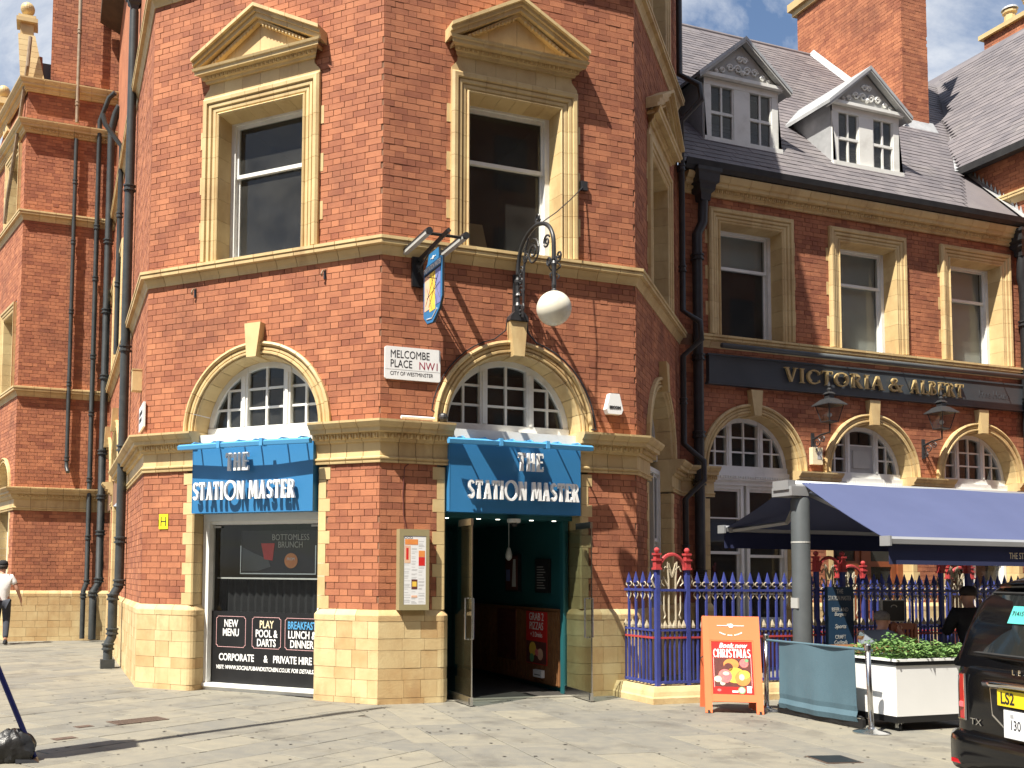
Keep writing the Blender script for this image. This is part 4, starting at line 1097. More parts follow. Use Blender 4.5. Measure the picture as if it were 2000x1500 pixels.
put('screen_rim', MB().box(1.25, 2.42, .50, .519, 1.52, 1.535).box(1.25, 1.262, .50, .519, 1.535, 1.9).box(2.408, 2.42, .50, .519, 1.535, 1.9), 'steel', ps)
put('picture_glass', MB().prism([(1.57, 1.93), (1.78, 1.93), (1.75, 1.70), (1.62, 1.72)], 'y', .512, .519), 'poster_red', ps)
put('picture_arm', MB().prism([(1.27, 1.88), (1.45, 1.80), (1.68, 1.72), (1.72, 1.62), (1.5, 1.56), (1.27, 1.56)], 'y', .514, .5195), 'post_grey', ps)
put('price_disc', MB().lathe([(.10, 0), (.10, .006)], (2.04, .505, 1.70), 24, 'y'), 'print_orange', ps)
text('screen_text', 'BOTTOMLESS\nBRUNCH', .115, 'grey_paint', ps, (2.03, .503, 1.955), .82, .001, line=.85)
text('price_text', 'FROM', .05, 'white', ps, (2.04, .50, 1.72), .9, .001)
put('ceiling_spot', MB().ball((2.55, 1.3, 1.86), .035, 10, 8), 'bulb', sh)
put('corner_clip', MB().box(.97, 1.09, .27, .284, 2.13, 2.155).box(2.48, 2.60, .27, .284, 2.13, 2.155), 'grey_paint', sh)
def offer(x0, x1, z0, z1, lines, cols):
    fr_ = MB(); yy = .2885; t_ = .005
    c_ = .028
    for a, b, cz0, cz1 in ((x0+c_, x1-c_, z0, z0+t_), (x0+c_, x1-c_, z1-t_, z1), (x0, x0+t_, z0+c_, z1-c_), (x1-t_, x1, z0+c_, z1-c_)):
        fr_.box(a, b, yy, .2925, cz0, cz1)
    for sx_, sz_, cx_, cz_ in ((1, 1, x0, z0), (-1, 1, x1, z0), (1, -1, x0, z1), (-1, -1, x1, z1)):
        fr_.tube([(cx_+sx_*c_*math.cos(t), yy+.001, cz_+sz_*c_*math.sin(t)) for t in [PI/2*k/5 for k in range(6)]], .0035, 4)
    f_ = put('offer_frame', fr_, 'pink_line', sh)
    n = len(lines); step = (z1-z0-.05)/3.0
    for k, (ln, c) in enumerate(zip(lines, cols)):
        text('offer_text', ln, .135, c, f_, ((x0+x1)/2, .2895, z1-.098-k*step), .60 if len(ln) > 7 else .70, .001, bold=.0025)
offer(1.035, 1.50, .56, .965, ['NEW', 'MENU'], ['white', 'white'])
offer(1.60, 2.04, .56, .965, ['PLAY', 'POOL &', 'DARTS'], ['print_cream', 'white', 'white'])
offer(2.10, 2.60, .56, .965, ['BREAKFAST', 'LUNCH &', 'DINNER'], ['sign_blue_light', 'white', 'white'])
for wd_, xx in (('CORPORATE', 1.36), ('&', 1.815), ('PRIVATE HIRE', 2.215)): text('hire_text', wd_, .128, 'white', sh, (xx, .2895, .425), .74, .001, bold=.003)
text('visit_text', 'VISIT: WWW.SOCIALPUBANDKITCHEN.CO.UK FOR DETAILS...', .072, 'white', sh, (1.80, .2895, .295), .76, .001, shear=.2, bold=.0015)

# ---------------------------------------------------------------- open entrance
ent = F_C.put('entrance', MB().box(.72, 2.86, .205, .34, 2.25, 2.31).box(.74, 2.84, .34, 4.2, 2.28, 2.40), 'teal')
F_C.put('lobby', MB().add([(.80, .34, 0), (.80, 4.2, 0), (.80, 4.2, 2.3), (.80, .34, 2.3), (2.72, .34, 0), (2.72, 4.2, 0), (2.72, 4.2, 2.3), (2.72, .34, 2.3)], [(0, 1, 2, 3), (4, 7, 6, 5), (1, 5, 6, 2)]), 'teal', fix=False)
F_C.put('lobby_floor', MB().box(.8, 2.72, .12, 4.2, -.01, .004), 'dark_floor')
F_C.put('threshold', MB().box(.86, 2.72, -.02, .119, -.01, .012), 'paving')
F_C.put('door_post', MB().box(.83, .90, .26, .345, 0, 2.25).box(2.63, 2.70, .26, .345, 0, 2.25), 'teal')
dado = F_C.put('dado', MB().box(2.69, 2.718, .42, 3.6, .06, 1.06), 'wood')
for i in range(60): put('slat', MB().box(2.665, 2.69, .44+i*.052, .474+i*.052, .08, 1.05), 'wood', dado)
put('dado_rail', MB().box(2.655, 2.718, .42, 3.6, 1.06, 1.09), 'wood', dado)
F_C.put('inner_door', MB().box(.82, .90, 2.2, 3.0, 0, 2.05).box(1.55, 1.65, 4.12, 4.19, 0, 2.1).box(1.0, 1.55, 4.14, 4.19, 0, 2.1), 'wood_red')
F_C.put('partition', MB().box(1.75, 1.83, 3.2, 4.19, 0, 1.08), 'wood')
for k, x in enumerate((.98, 1.42, 1.69, 2.17, 2.50)):
    F_C.put('downlight', MB().lathe([(.028, 0), (.028, .006)], (x, .275, 2.243), 12), 'downlight')
for x, y, z, s_ in ((1.845, .13, 2.25, 1.0), (1.28, 1.4, 2.26, .8)):
    d_ = F_C.put('dome_camera', MB().lathe([(.085*s_, 0), (.085*s_, -.045*s_), (.06*s_, -.05*s_)], (x, y, z), 16), 'white_paint')
    put('dome', MB().lathe([(.055*s_, 0), (.05*s_, -.025*s_), (.03*s_, -.05*s_), (.003, -.058*s_)], (x, y, z-.05*s_), 16), 'black', d_, smooth=True)
def wallframe(name, label, cat, y, z, w_, h_, inner):
    t = thing(name, label, cat, (2.68, y, z), R(-90))
    put('frame', MB().box(-w_/2, w_/2, -.02, .03, -h_/2, h_/2), 'black', t)
    put('face', MB().box(-w_/2+.02, w_/2-.02, -.024, -.0195, -h_/2+.02, h_/2-.02), inner, t); return t
tv = wallframe('wall_screen', 'black framed picture screen on the teal lobby wall', 'screen', 1.83, 1.57, .42, .54, 'print_dark')
put('image_blot', MB().prism([(.02, -.2), (.14, -.2), (.13, .2), (.06, .2)], 'y', -.028, -.0245), 'paper', tv)
put('image_blot', MB().prism([(-.17, -.12), (-.05, -.12), (-.05, .05), (-.17, .05)], 'y', -.028, -.0245), 'print_violet', tv)
mn = wallframe('wall_menu', 'narrow dark drinks list on the teal lobby wall', 'menu', .92, 1.53, .36, .46, 'ink')
for i in range(9): put('list_line', MB().box(-.12, .12 - (i % 3)*.03, -.027, -.0245, -.17+i*.036, -.16+i*.036), 'faint_ink', mn)
for y, lab, txt, mm in ((1.05, 'red pizza offer poster on the slatted lobby panelling', 'GRAB 2\nPIZZAS', 'poster_red'), (1.98, 'dark burger offer poster deeper inside the lobby', 'FREE\nREFILLS', 'print_dark')):
    po = thing('poster', lab, 'poster', (2.655, y, .68), R(-90), 'posters in the lobby')
    put('sheet', MB().box(-.30, .30, -.004, .004, -.36, .36), mm, po)
    if mm == 'poster_red':
        text('poster_text', txt, .15, 'white', po, (0, -.006, .22), .85, .001, line=.85)
        text('poster_text', '+ 2 Drinks', .10, 'white', po, (0, -.006, .04), .8, .001)
    put('picture', MB().box(-.29, .29, -.0075, -.0045, -.35, -.05), 'print_dark', po)
    for k, (px_, pz, rr, pm) in enumerate(((-.1, -.16, .10, 'print_yellow'), (.12, -.22, .08, 'print_peach'), (-.12, -.28, .06, 'print_green'), (.02, -.2, .05, 'print_pink'))):
        put('picture_blot', MB().lathe([(rr, 0), (rr, .002)], (px_, -.010 - k*.0006, pz), 14, 'y'), pm if mm == 'poster_red' else 'print_dark', po)
bl = thing('pendant_bulb', 'white pendant bulb hanging in the pub lobby', 'lamp', (2.45, 1.5, 1.78))
put('cord', MB().tube([(0, 0, .14), (0, 0, .5)], .006, 6), 'white', bl)
put('bulb', MB().lathe([(.018, .15), (.03, .12), (.05, .05), (.045, 0), (.02, -.03), (.002, -.035)], (0, 0, 0), 14), 'white', bl, smooth=True)
lt = thing('wall_dispenser', 'small white box on the slatted lobby panelling', 'box', (2.66, .95, .20), R(-90))
put('body', MB().box(-.12, .12, -.05, 0, -.05, .05), 'white', lt); put('slot', MB().box(-.08, .08, -.053, -.05, -.02, -.01), 'ink', lt)
# frameless glass doors swung out over the pavement
def glass_door(label, hx, hy, fx, fy, hs):
    a = math.atan2(fy-hy, fx-hx); L = math.hypot(fx-hx, fy-hy)
    t = thing('glass_door', label, 'door', (hx, hy, 0), a, 'entrance doors')
    put('leaf', MB().box(0, L, -.006, .006, .115, 2.12), 'door_glass', t)
    put('edge', MB().box(L-.003, L+.003, -.007, .007, .115, 2.12), 'steel', t)
    put('bottom_rail', MB().box(0, L, -.018, .018, .012, .114), 'steel', t)
    put('top_patch', MB().box(0 if L > .95 else L*.5, L, -.016, .016, 2.121, 2.20), 'steel', t)
    xh = L - .085
    for s_ in (-1, 1):
        y = s_*.05
        put('handle', MB().tube([(xh, s_*.008, .78), (xh, y, .78), (xh, y, 1.26), (xh, s_*.008, 1.26)], .012, 8), 'steel', t)
    put('lock', MB().box(L-.05, L-.02, -.02, .02, .02, .10), 'iron', t)
glass_door('left glass entrance door standing open beside the menu case', 1.02, .33, .975, -.525, 1)
glass_door('right glass entrance door standing open by the blue railings', 2.665, .33, 2.57, -.54, -1)

# ---------------------------------------------------------------- things fixed to the pub walls
t = thing('menu_case', 'khaki metal menu case with printed food menu beside the entrance', 'menu', (.405, 0, 1.11))
put('case', MB().box(-.19, .19, -.11, -.006, 0, .965), 'khaki', t)
put('rim', MB().box(-.19, -.135, -.118, -.11, .0, .965).box(.15, .19, -.118, -.11, 0, .965).box(-.135, .15, -.118, -.11, .0, .065).box(-.135, .15, -.118, -.11, .885, .965), 'khaki', t)
pp = put('menu_sheet', MB().box(-.133, .148, -.114, -.1105, .067, .883), 'paper', t)
text('menu_heading', 'FOOD', .042, 'ink', pp, (-.085, -.1145, .862), 1.1, .0006)
def blot(x0, x1, z0, z1, m, k=0): put('menu_block', MB().box(x0, x1, -.1155-k*.0005, -.1142, z0, z1), m, pp)
blot(-.12, .045, .78, .845, 'print_orange'); blot(-.125, -.05, .56, .77, 'print_peach'); blot(-.105, -.075, .60, .74, 'poster_red', 1); blot(.055, .135, .635, .71, 'print_orange'); blot(.055, .135, .53, .63, 'poster_red'); blot(-.035, .04, .25, .365, 'print_dark'); blot(-.025, .03, .28, .34, 'print_yellow', 1); blot(-.035, .04, .15, .175, 'print_peach')
mb = MB(); rg = random.Random(3)
for col_ in ((-.125, -.045), (-.035, .045), (.055, .14)):
    z_ = .84
    while z_ > .09:
        z_ -= rg.choice((.011, .011, .018, .03))
        if rg.random() < .82: mb.box(col_[0], col_[0] + (col_[1]-col_[0])*rg.uniform(.5, 1), -.1147, -.1141, z_, z_+.004)
put('menu_lines', mb, 'faint_ink', pp, kind='stuff')
tag(put('cable', MB().tube([(.34, -.012, 2.08), (.30, -.012, 2.25), (.29, -.013, 2.5), (.30, -.014, 2.7), (.31, -.014, 2.83), (.36, -.014, 2.868)], .006, 6), 'print_dark'), 'dark maroon cable running up the bricks from the menu case', 'cable')
t = thing('street_nameplate', 'white street nameplate with black lettering on the corner bricks', 'sign', (.397, 0, 4.09))
pts = []
for sx_, sz_ in ((1, 1), (-1, 1), (-1, -1), (1, -1)):
    for k in range(5):
        a = {(1, 1): 0, (-1, 1): 90, (-1, -1): 180, (1, -1): 270}[(sx_, sz_)] + 22.5*k
        pts.append((sx_*.335 + .025*math.cos(R(a)), sz_*.175 + .025*math.sin(R(a))))
put('plate', MB().prism(pts, 'y', -.035, -.006), 'white', t)
put('rule', MB().box(-.355, .355, -.0362, -.035, -.082, -.078), 'faint_ink', t)
text('name', 'MELCOMBE', .135, 'ink', t, (-.295, -.036, .105), .74, .0008, 'LEFT')
text('name', 'PLACE', .135, 'ink', t, (-.295, -.036, -.012), .74, .0008, 'LEFT')
text('district', 'NW1', .135, 'plate_red', t, (.075, -.036, -.018), .86, .0008, 'LEFT')
text('borough', 'CITY OF WESTMINSTER', .066, 'ink', t, (-.295, -.036, -.13), .80, .0006, 'LEFT')
t = thing('alarm_box', 'white tapered burglar alarm box on the bricks right of the arch', 'alarm', (3.20, 0, 3.78))
put('box', MB().loft([[(x, y, z) for x, y in ((-.07*k-.045, -.09), (.07*k+.045, -.09), (.07*k+.045, -.006), (-.07*k-.045, -.006))] for z, k in ((.14, .35), (-.07, 1.15), (-.13, .75))]), 'white', t)
text('maker', 'SECOM', .052, 'ink', t, (0, -.0935, -.045), 1.0, .0015, bold=.002)
F_Bw = F_B
p = F_B.w(.36, 0, 2.21)
t = thing('hydrant_plate', 'yellow hydrant plate with black H on the left pier', 'sign', p, F_B.r)
put('plate', MB().box(-.075, .075, -.014, -.006, -.10, .10), 'yellow', t)
put('letter', MB().box(-.045, -.032, -.017, -.0145, -.06, .065).box(.032, .045, -.017, -.0145, -.06, .065).box(-.032, .032, -.017, -.0145, -.003, .009), 'ink', t)
for s_, z_, lab in ((W-2.784, 5.27, 'small broken iron hook in the bricks left of the keystone'), (W-.795, 5.27, 'small broken iron hook in the bricks near the corner')):
    t = thing('wall_hook', lab, 'hook', F_B.w(s_, 0, z_), F_B.r)
    put('plate', MB().box(-.016, .016, -.012, -.004, -.06, .06), 'iron', t)
    put('hook', MB().tube([(0, -.012, .05), (0, -.06, .03), (-.01, -.07, -.01), (-.015, -.05, -.035)], .012, 6), 'cream_pipe', t)
t = thing('side_nameplate', 'white nameplate seen edge-on on the side street wall', 'sign', (-K, 2.82, 3.68), R(-90))
put('plate', MB().box(-.34, .34, -.035, -.006, -.17, .17), 'white', t); put('print', MB().box(-.27, .2, -.0365, -.0352, .03, .09).box(-.27, .1, -.0365, -.0352, -.06, 0), 'ink', t)
t = thing('wall_box', 'cream electrical box high on the side street corner', 'box', (-K, 3.25, 4.28), R(-90))
put('body', MB().box(-.09, .09, -.14, -.006, -.16, .13), 'terracotta', t); put('lid', MB().box(-.095, .095, -.146, -.006, .131, .15), 'terracotta', t)
tag(put('fluorescent_tube', MB().tube([(.23, -.09, 3.425), (.66, -.09, 3.425)], .022, 8), 'white'), 'white light tube lying on the cornice under the nameplate', 'lamp')
tag(put('floodlight', MB().ball((.78, -.08, 3.45), .06, 10, 8).box(.72, .84, -.05, -.01, 3.40, 3.5), 'iron'), 'small black floodlight on the cornice beside the arch', 'lamp')
ca = [(.80, -.07, 3.45)] + [(W/2 - 1.15*math.cos(t), -.03, 3.39 + 1.15*math.sin(t)) for t in [PI*k/24 for k in range(1, 11)]] + [(W/2-.15, -.05, 4.62), (W/2-.14, -.07, 4.76)]
tag(put('cable', MB().tube(ca, .009, 5), 'iron'), 'black cable following the left half of the entrance arch', 'cable')
ca = [(W/2+.14, -.07, 4.76), (W/2+.16, -.05, 4.62)] + [(W/2 + 1.15*math.cos(t), -.03, 3.39 + 1.15*math.sin(t)) for t in [PI/2 - PI/2*k/12 for k in range(2, 12)]] + [(W/2+1.15, -.05, 3.43), (W/2+1.05, -.1, 3.42)]
tag(put('cable', MB().tube(ca, .011, 5), 'iron'), 'black cable following the right half of the entrance arch', 'cable')

# hanging sign on its bracket with two lamp bars
t = thing('hanging_sign', 'blue painted hanging pub sign on a black bracket with two lamp bars', 'sign', (.45, 0, 5.05))
put('wall_plate', MB().box(-.075, .07, -.05, -.006, -.0, .37), 'black', t)
put('arm', MB().rod((.02, -.02, .34), (.05, -.90, .43), .045), 'iron', t)
put('cross_bar', MB().rod((-.16, -.74, .42), (.30, -.74, .42), .03), 'iron', t)
put('brace', MB().tube([(0, -.04, .18), (.03, -.4, .36)], .010, 6), 'iron', t)
for x, lab in ((-.16, 'l'), (.30, 'r')):
    lb_ = put('lamp_bar', MB().box(x-.03, x+.03, -.80, -.02, .39, .43), 'grey_paint', t)
    put('bar_top', MB().box(x-.034, x+.034, -.81, -.01, .4305, .45), 'iron', lb_)
    put('bar_end', MB().lathe([(.042, 0), (.042, .03)], (x, -.835, .42), 10, 'y'), 'iron', lb_)
prof = [(-.18, -.42), (-.30, -.52), (-.48, -.54), (-.68, -.42), (-.76, -.30), (-.76, .17), (-.66, .20), (-.64, .31), (-.34, .31), (-.30, .21), (-.18, .14)]
bo = put('board', MB().prism(prof, 'x', .025, .055), 'sign_blue', t)
put('board_edge', MB().prism([(y*1.0 + (.008 if y > -.5 else -.008), z + (.008 if z > 0 else -.008)) for y, z in prof], 'x', .030, .050), 'iron', t)
for k, (ya, yb, za, zb, m_) in enumerate(((-.72, -.56, -.36, .06, 'print_violet'), (-.56, -.38, -.40, .06, 'print_yellow'), (-.38, -.22, -.36, .06, 'print_peach'))):
    put('painted_field', MB().box(.0215, .0245, ya, yb, za, zb), m_, bo)
mb = MB()
for y0_, z0_, y1_, z1_ in ((-.7, -.3, -.5, 0), (-.62, -.36, -.42, .04), (-.66, 0, -.36, -.34), (-.55, .05, -.26, -.3), (-.7, -.12, -.3, -.22), (-.6, -.05, -.3, .05), (-.46, -.38, -.3, -.1)):
    mb.tube([(.0205, y0_, z0_), (.0205, y1_, z1_)], .0035, 4)
put('painted_lines', mb, 'ink', bo)
put('name_band', MB().box(.0205, .0245, -.73, -.21, .065, .085), 'ink', bo)
tx_ = text('sign_name', 'THE STATION MASTER', .085, 'white', bo, (.018, -.47, .125), .62, .001, rz=R(-90), bold=.002)
put('emblem', MB().box(.0195, .0245, -.57, -.41, .232, .24).lathe([(.022, 0), (.022, .006)], (.0185, -.49, .235), 10, 'x'), 'white', bo)
put('rim_line', MB().tube([(.021, -.30, -.47), (.021, -.46, -.49), (.021, -.62, -.41)], .007, 5), 'white', bo)

# wrought iron lamp bracket with white globe on the entrance keystone
t = thing('globe_lamp', 'ornate black iron wall lamp with white glass globe above the entrance', 'lamp', (W/2, 0, 4.74))
put('foot', MB().loft([[(x*k, y, z) for x, y in ((-.13, -.02), (.13, -.02), (.13, -.14), (-.13, -.14))] for z, k in ((0, 1), (.06, .9), (.12, .45))]).box(-.05, .05, -.10, -.02, .1, .2), 'iron', t)
put('back_plate', MB().box(-.035, .035, -.03, -.006, .05, .62), 'iron', t)
put('column', MB().lathe([(.025, .1), (.045, .2), (.028, .24), (.026, .3), (.04, .33), (.026, .36), (.026, .46), (.042, .5), (.042, .53), (.024, .56), (.02, .62)], (0, -.08, 0), 10), 'iron', t)
arc = [(0, -.08, .58), (0, -.11, .78), (0, -.20, .93), (0, -.36, 1.03), (0, -.55, 1.07), (0, -.74, 1.04), (0, -.90, .95), (0, -1.0, .80), (0, -1.02, .62), (0, -1.02, .50)]
arc = [Vector(p) for p in arc]
sm = []
for i in range(len(arc)-1):
    p0, p1, p2, p3 = arc[max(i-1, 0)], arc[i], arc[i+1], arc[min(i+2, len(arc)-1)]
    for k in range(4):
        u = k/4; sm.append(.5*((2*p1) + (-p0+p2)*u + (2*p0-5*p1+4*p2-p3)*u*u + (-p0+3*p1-3*p2+p3)*u**3))
sm.append(arc[-1])
put('swan_neck', MB().tube(sm, .026, 8), 'iron', t, smooth=True)
put('inner_bar', MB().tube([(0, -.22, .02), (0, -.24, .3), (0, -.25, .6), (0, -.3, .85), (0, -.38, .98)], .015, 6), 'iron', t)
def spiral(cy_, cz_, r, turns, a0, x=0, s_=1, n=26):
    return [(x, cy_ + s_*r*(1-.82*k/n)*math.cos(a0 + turns*2*PI*k/n), cz_ + r*(1-.82*k/n)*math.sin(a0 + turns*2*PI*k/n)) for k in range(n+1)]
for cy_, cz_, r, tr, a0, s_ in ((-.50, .76, .17, 1.8, 1.2, 1), (-.17, .14, .085, 1.6, 2.2, 1), (-.17, .36, .09, 1.6, -1.2, -1), (-.18, .60, .075, 1.7, 1.5, 1), (-.84, .78, .085, 1.6, .5, -1), (-.62, 1.15, .07, 1.6, 3.6, 1), (-1.14, .52, .07, 1.5, 3.0, -1), (-.90, .53, .065, 1.5, 3.0, 1), (-.30, .74, .07, 1.5, 0, -1), (-.17, .49, .05, 1.5, 0, 1)):
    put('scroll', MB().tube(spiral(cy_, cz_, r, tr, a0, 0, s_), .0125, 5), 'iron', t)
for sx_ in (-1, 1): put('scroll', MB().tube([(sx_*(.07*math.sin(k*.5)+.01), -1.02+.02*math.cos(k), .5-.02*k) for k in range(12)], .009, 5), 'iron', t)
put('collar', MB().lathe([(.02, .5), (.035, .46), (.028, .42), (.024, .3), (.03, .2), (.022, .16), (.05, .12)], (0, -1.02, 0), 10), 'iron', t)
put('globe', MB().ball((0, -1.02, -.075), .205, 28, 18), 'globe', t, smooth=True)
wr = [(0, -.62, 1.06), (.35, -.45, 1.33), (.70, -.22, 1.64), (.99, -.03, 1.92)]
put('stay_wire', MB().tube(wr, .007, 5), 'iron', t)
put('stay_anchor', MB().box(.94, 1.04, -.05, -.006, 1.86, 1.98), 'iron', t)
# board leaning inside the upper window
F_C.put('leaning_board', MB().hexa([(1.27, .55, 5.6), (1.72, .55, 5.6), (1.72, .58, 5.6), (1.27, .58, 5.6), (1.30, .8, 6.28), (1.70, .8, 6.28), (1.70, .83, 6.28), (1.30, .83, 6.28)]), 'board_ply')

# ---------------------------------------------------------------- rainwater pipes
def downpipe(name, label, path, r, collars, m='pipe_paint', hopper=None, group=None, shoe=False):
    b = path[-1]; t = thing(name, label, 'pipe', (b[0], b[1], 0), 0, group)
    L = lambda p: (p[0]-b[0], p[1]-b[1], p[2])
    put('pipe', MB().tube([L(p) for p in path], r, 10), m, t, angle=50)
    def at(z):
        for p, q in zip(path, path[1:]):
            if min(p[2], q[2]) <= z <= max(p[2], q[2]) and p[2] != q[2]:
                u = (z-p[2])/(q[2]-p[2]); return (p[0]+(q[0]-p[0])*u, p[1]+(q[1]-p[1])*u, z)
        return path[0]
    for z in collars:
        c = L(at(z)); put('collar', MB().lathe([(r*1.05, -.055), (r*1.32, -.05), (r*1.32, -.025), (r*1.12, -.02), (r*1.12, .02), (r*1.32, .025), (r*1.32, .05), (r*1.05, .055)], c, 12), m, t)
    if hopper:
        c = L(path[0]); s_ = hopper
        put('hopper', MB().loft([[(c[0]+x*k*s_, c[1]+y*k*s_, c[2]+z*s_) for x, y in ((-.14, -.12), (.14, -.12), (.14, .12), (-.14, .12))] for z, k in ((0, .45), (.08, .5), (.12, .75), (.18, .8), (.2, 1), (.3, 1.05), (.32, 1.2), (.36, 1.2))]), m, t)
    if shoe: put('shoe', MB().box(-r*1.5, r*1.4, -r*1.6, r*1.3, 0, .14), m, t)
    return t
downpipe('drainpipe', 'thick dark drainpipe with hopper on the side street wall nearest the corner', [(-K-.11, 5.35, 10.95), (-K-.11, 5.35, 1.42), (-K-.11, 5.35, 1.30), (-K-.2, 5.3, 1.16), (-K-.2, 5.3, .62), (-K-.2, 5.3, .50), (-K-.26, 5.25, .38), (-K-.26, 5.25, .02)], .075, (7.9, 5.2, 3.55, 2.05, 1.36, 1.13, .58, .34), hopper=1.0, shoe=True)
downpipe('drainpipe', 'thick dark soil pipe in the corner between pub and side block', [(-2.52, 11.3, 12.1), (-2.60, 11.42, 11.95), (-2.68, 11.5, 11.6), (-2.68, 11.5, 1.3), (-2.80, 11.4, 1.1), (-2.80, 11.4, .05)], .085, (9, 7.4, 5.9, 4.2, 3.2, 2.4, 1.35, 1.05))
downpipe('drainpipe', 'thinner dark pipe hugging the side block near the corner', [(-2.62, 11.5, 12.5), (-2.75, 11.62, 12.4), (-2.93, 11.78, 11.9), (-2.93, 11.78, 1.3), (-3.0, 11.7, 1.1), (-3.0, 11.7, .05)], .055, (9.4, 8.2, 6.4, 5.1, 3.6, 2.3, 1.3, 1.0))
downpipe('drainpipe', 'slim dark waste pipe bent at the eaves on the side street wall', [(-K-.45, 8.6, 10.6), (-K-.4, 8.6, 10.4), (-K-.08, 8.6, 10.0), (-K-.08, 8.6, 5.8)], .05, (8.6, 7.2))
downpipe('drainpipe', 'dark pipe ending short above the cornice of the side block', [(-3.43, 11.80, 11.40), (-3.43, 11.80, 3.98), (-3.43, 11.78, 3.86), (-3.40, 11.68, 3.74)], .045, (10.4, 9.0, 7.4, 5.75, 4.05))
downpipe('drainpipe', 'stained pale pipe climbing the stack above the side block cornice', [(-3.43, 11.72, 17), (-3.43, 11.72, 11.75)], .042, (16, 13.9, 12.2), 'cream_pipe')
downpipe('drainpipe', 'black drainpipe with ornate hopper at left end of the lower range', [(6.50, K-.16, 7.86), (6.50, K-.14, 7.5), (6.40, K-.12, 7.3), (6.40, K-.12, .1)], .085, (6.9, 5.2, 3.9, 3.1, 1.6), 'iron', 1.45)
downpipe('drainpipe', 'black pipe curving round the string course of the recessed corner facet', [(5.95, K-.30, 13), (5.95, K-.30, 9.9), (6.18, K-.52, 9.65), (6.20, K-.54, 9.4), (5.97, K-.30, 9.1), (5.97, K-.30, 5.9), (6.16, K-.5, 5.68), (6.18, K-.5, 5.4), (5.98, K-.28, 5.15), (5.98, K-.28, 3.7), (6.2, K-.5, 3.4), (6.2, K-.5, 3.1), (6.0, K-.28, 2.8), (6.0, K-.28, .1)], .05, (8.3, 6.6, 4.4, 2.0), 'iron')
downpipe('drainpipe', 'black drainpipe with ornate hopper at right end of the lower range', [(13.90, K-.16, 7.80), (13.90, K-.14, 7.4), (13.98, K-.12, 7.2), (13.98, K-.12, .1)], .085, (6.5, 5.0), 'iron', 1.4)
F_D.put('window_lining', MB().box(1.02, 1.10, -.03, .1, 1.1, 3.0), 'grey_paint')
sash(F_D, .88, 2.70, 1.1, 3.2, .2, 2.1); room(F_D, .85, 2.75, .33, 2, .9, 3.3); F_D.put('apron', MB().box(.87, 2.71, .1, .3, 0, 1.1), 'stone')
# ---------------------------------------------------------------- fittings on the lower range
t = thing('range_fascia', 'long slate-grey fascia board with raised gilt lettering across the range', 'sign', (10.3, K, 5.04))
put('board', MB().box(-3.66, 3.64, -.09, -.006, -.23, .23), 'slate_sign', t)
put('frame', MB().box(-3.69, 3.67, -.105, -.006, .23, .26).box(-3.69, 3.67, -.105, -.006, -.26, -.23), 'slate_sign', t)
glyphs(t, 'letter', 'VICTORIA', SER, .25, 2.22, -1.02, -.115, -.15, -.11, 'gold', .10)
glyphs(t, 'letter', '&', SER, .25, .32, .37, -.115, -.15, -.11, 'gold', .10)
glyphs(t, 'letter', 'ALBERT', SER, .25, 1.30, 1.36, -.115, -.15, -.11, 'gold', .10)
text('faded_text', 'Free House', .20, 'slate_sign', t, (2.85, -.0915, -.0), .85, .002, shear=.15)
t = thing('light_rail', 'grey tubular light rail on brackets above the gilt fascia', 'lamp', (10.4, K-.28, 5.40))
put('tube', MB().tube([(-3.65, 0, 0), (4.5, 0, 0)], .045, 10), 'post_grey', t, smooth=True)
for x in (-2.4, -.9, .4, 1.4, 2.9): put('bracket', MB().rod((x, 0, .02), (x, .27, .06), .022), 'grey_paint', t)
def lantern(x, z, label):
    t = thing('wall_lantern', label, 'lamp', (x, K, z), 0, 'lanterns between the arches')
    y = -.42
    put('wall_bracket', MB().box(-.03, .03, -.03, -.006, -.42, -.06), 'iron', t)
    put('arm', MB().tube([(0, -.02, -.18), (0, y*.5, -.12), (0, y, -.1), (0, y, .06)], .016, 6), 'iron', t)
    for cy_, cz_, r in ((-.12, -.25, .09), (-.25, -.20, .06), (-.08, -.36, .05)): put('scroll', MB().tube(spiral(cy_, cz_, r, 1.5, .5), .010, 5), 'iron', t)
    def ring(h, zz): return [(sx*h, y+sy*h, zz) for sx, sy in ((-1, -1), (1, -1), (1, 1), (-1, 1))]
    for k in range(4):
        a, b = ring(.095, .08)[k], ring(.155, .36)[k]
        put('glazing_bar', MB().tube([a, b], .009, 4), 'iron', t)
        a2, b2 = ring(.095, .08)[(k+1) % 4], ring(.155, .36)[(k+1) % 4]
        put('pane', MB().add([a, a2, b2, b], [(0, 1, 2, 3)]), 'glass', t, fix=False)
    put('base', MB().loft([ring(.03, .05), ring(.105, .075), ring(.105, .09)]), 'iron', t)
    put('cap', MB().loft([ring(.205, .36), ring(.20, .375), ring(.10, .47), ring(.055, .49), ring(.055, .55), ring(.075, .56), ring(.04, .60)]), 'iron', t)
    put('finial', MB().lathe([(.035, .6), (.045, .64), (.02, .67), (.03, .70), (.006, .78)], (0, y, 0), 10), 'iron', t)
    put('bulb', MB().ball((0, y, .2), .04, 8, 6), 'white', t)
lantern(8.86, 4.14, 'black wall lantern left of the middle arch')
lantern(11.42, 4.17, 'black wall lantern right of the middle arch')
t = thing('notice_box', 'cream box with printed label on the wall below the left lantern', 'box', (8.90, K, 3.67))
put('body', MB().box(-.11, .11, -.09, -.006, -.15, .15), 'print_cream', t); put('label_plate', MB().box(-.01, .09, -.093, -.0905, -.06, .08), 'faint_ink', t)

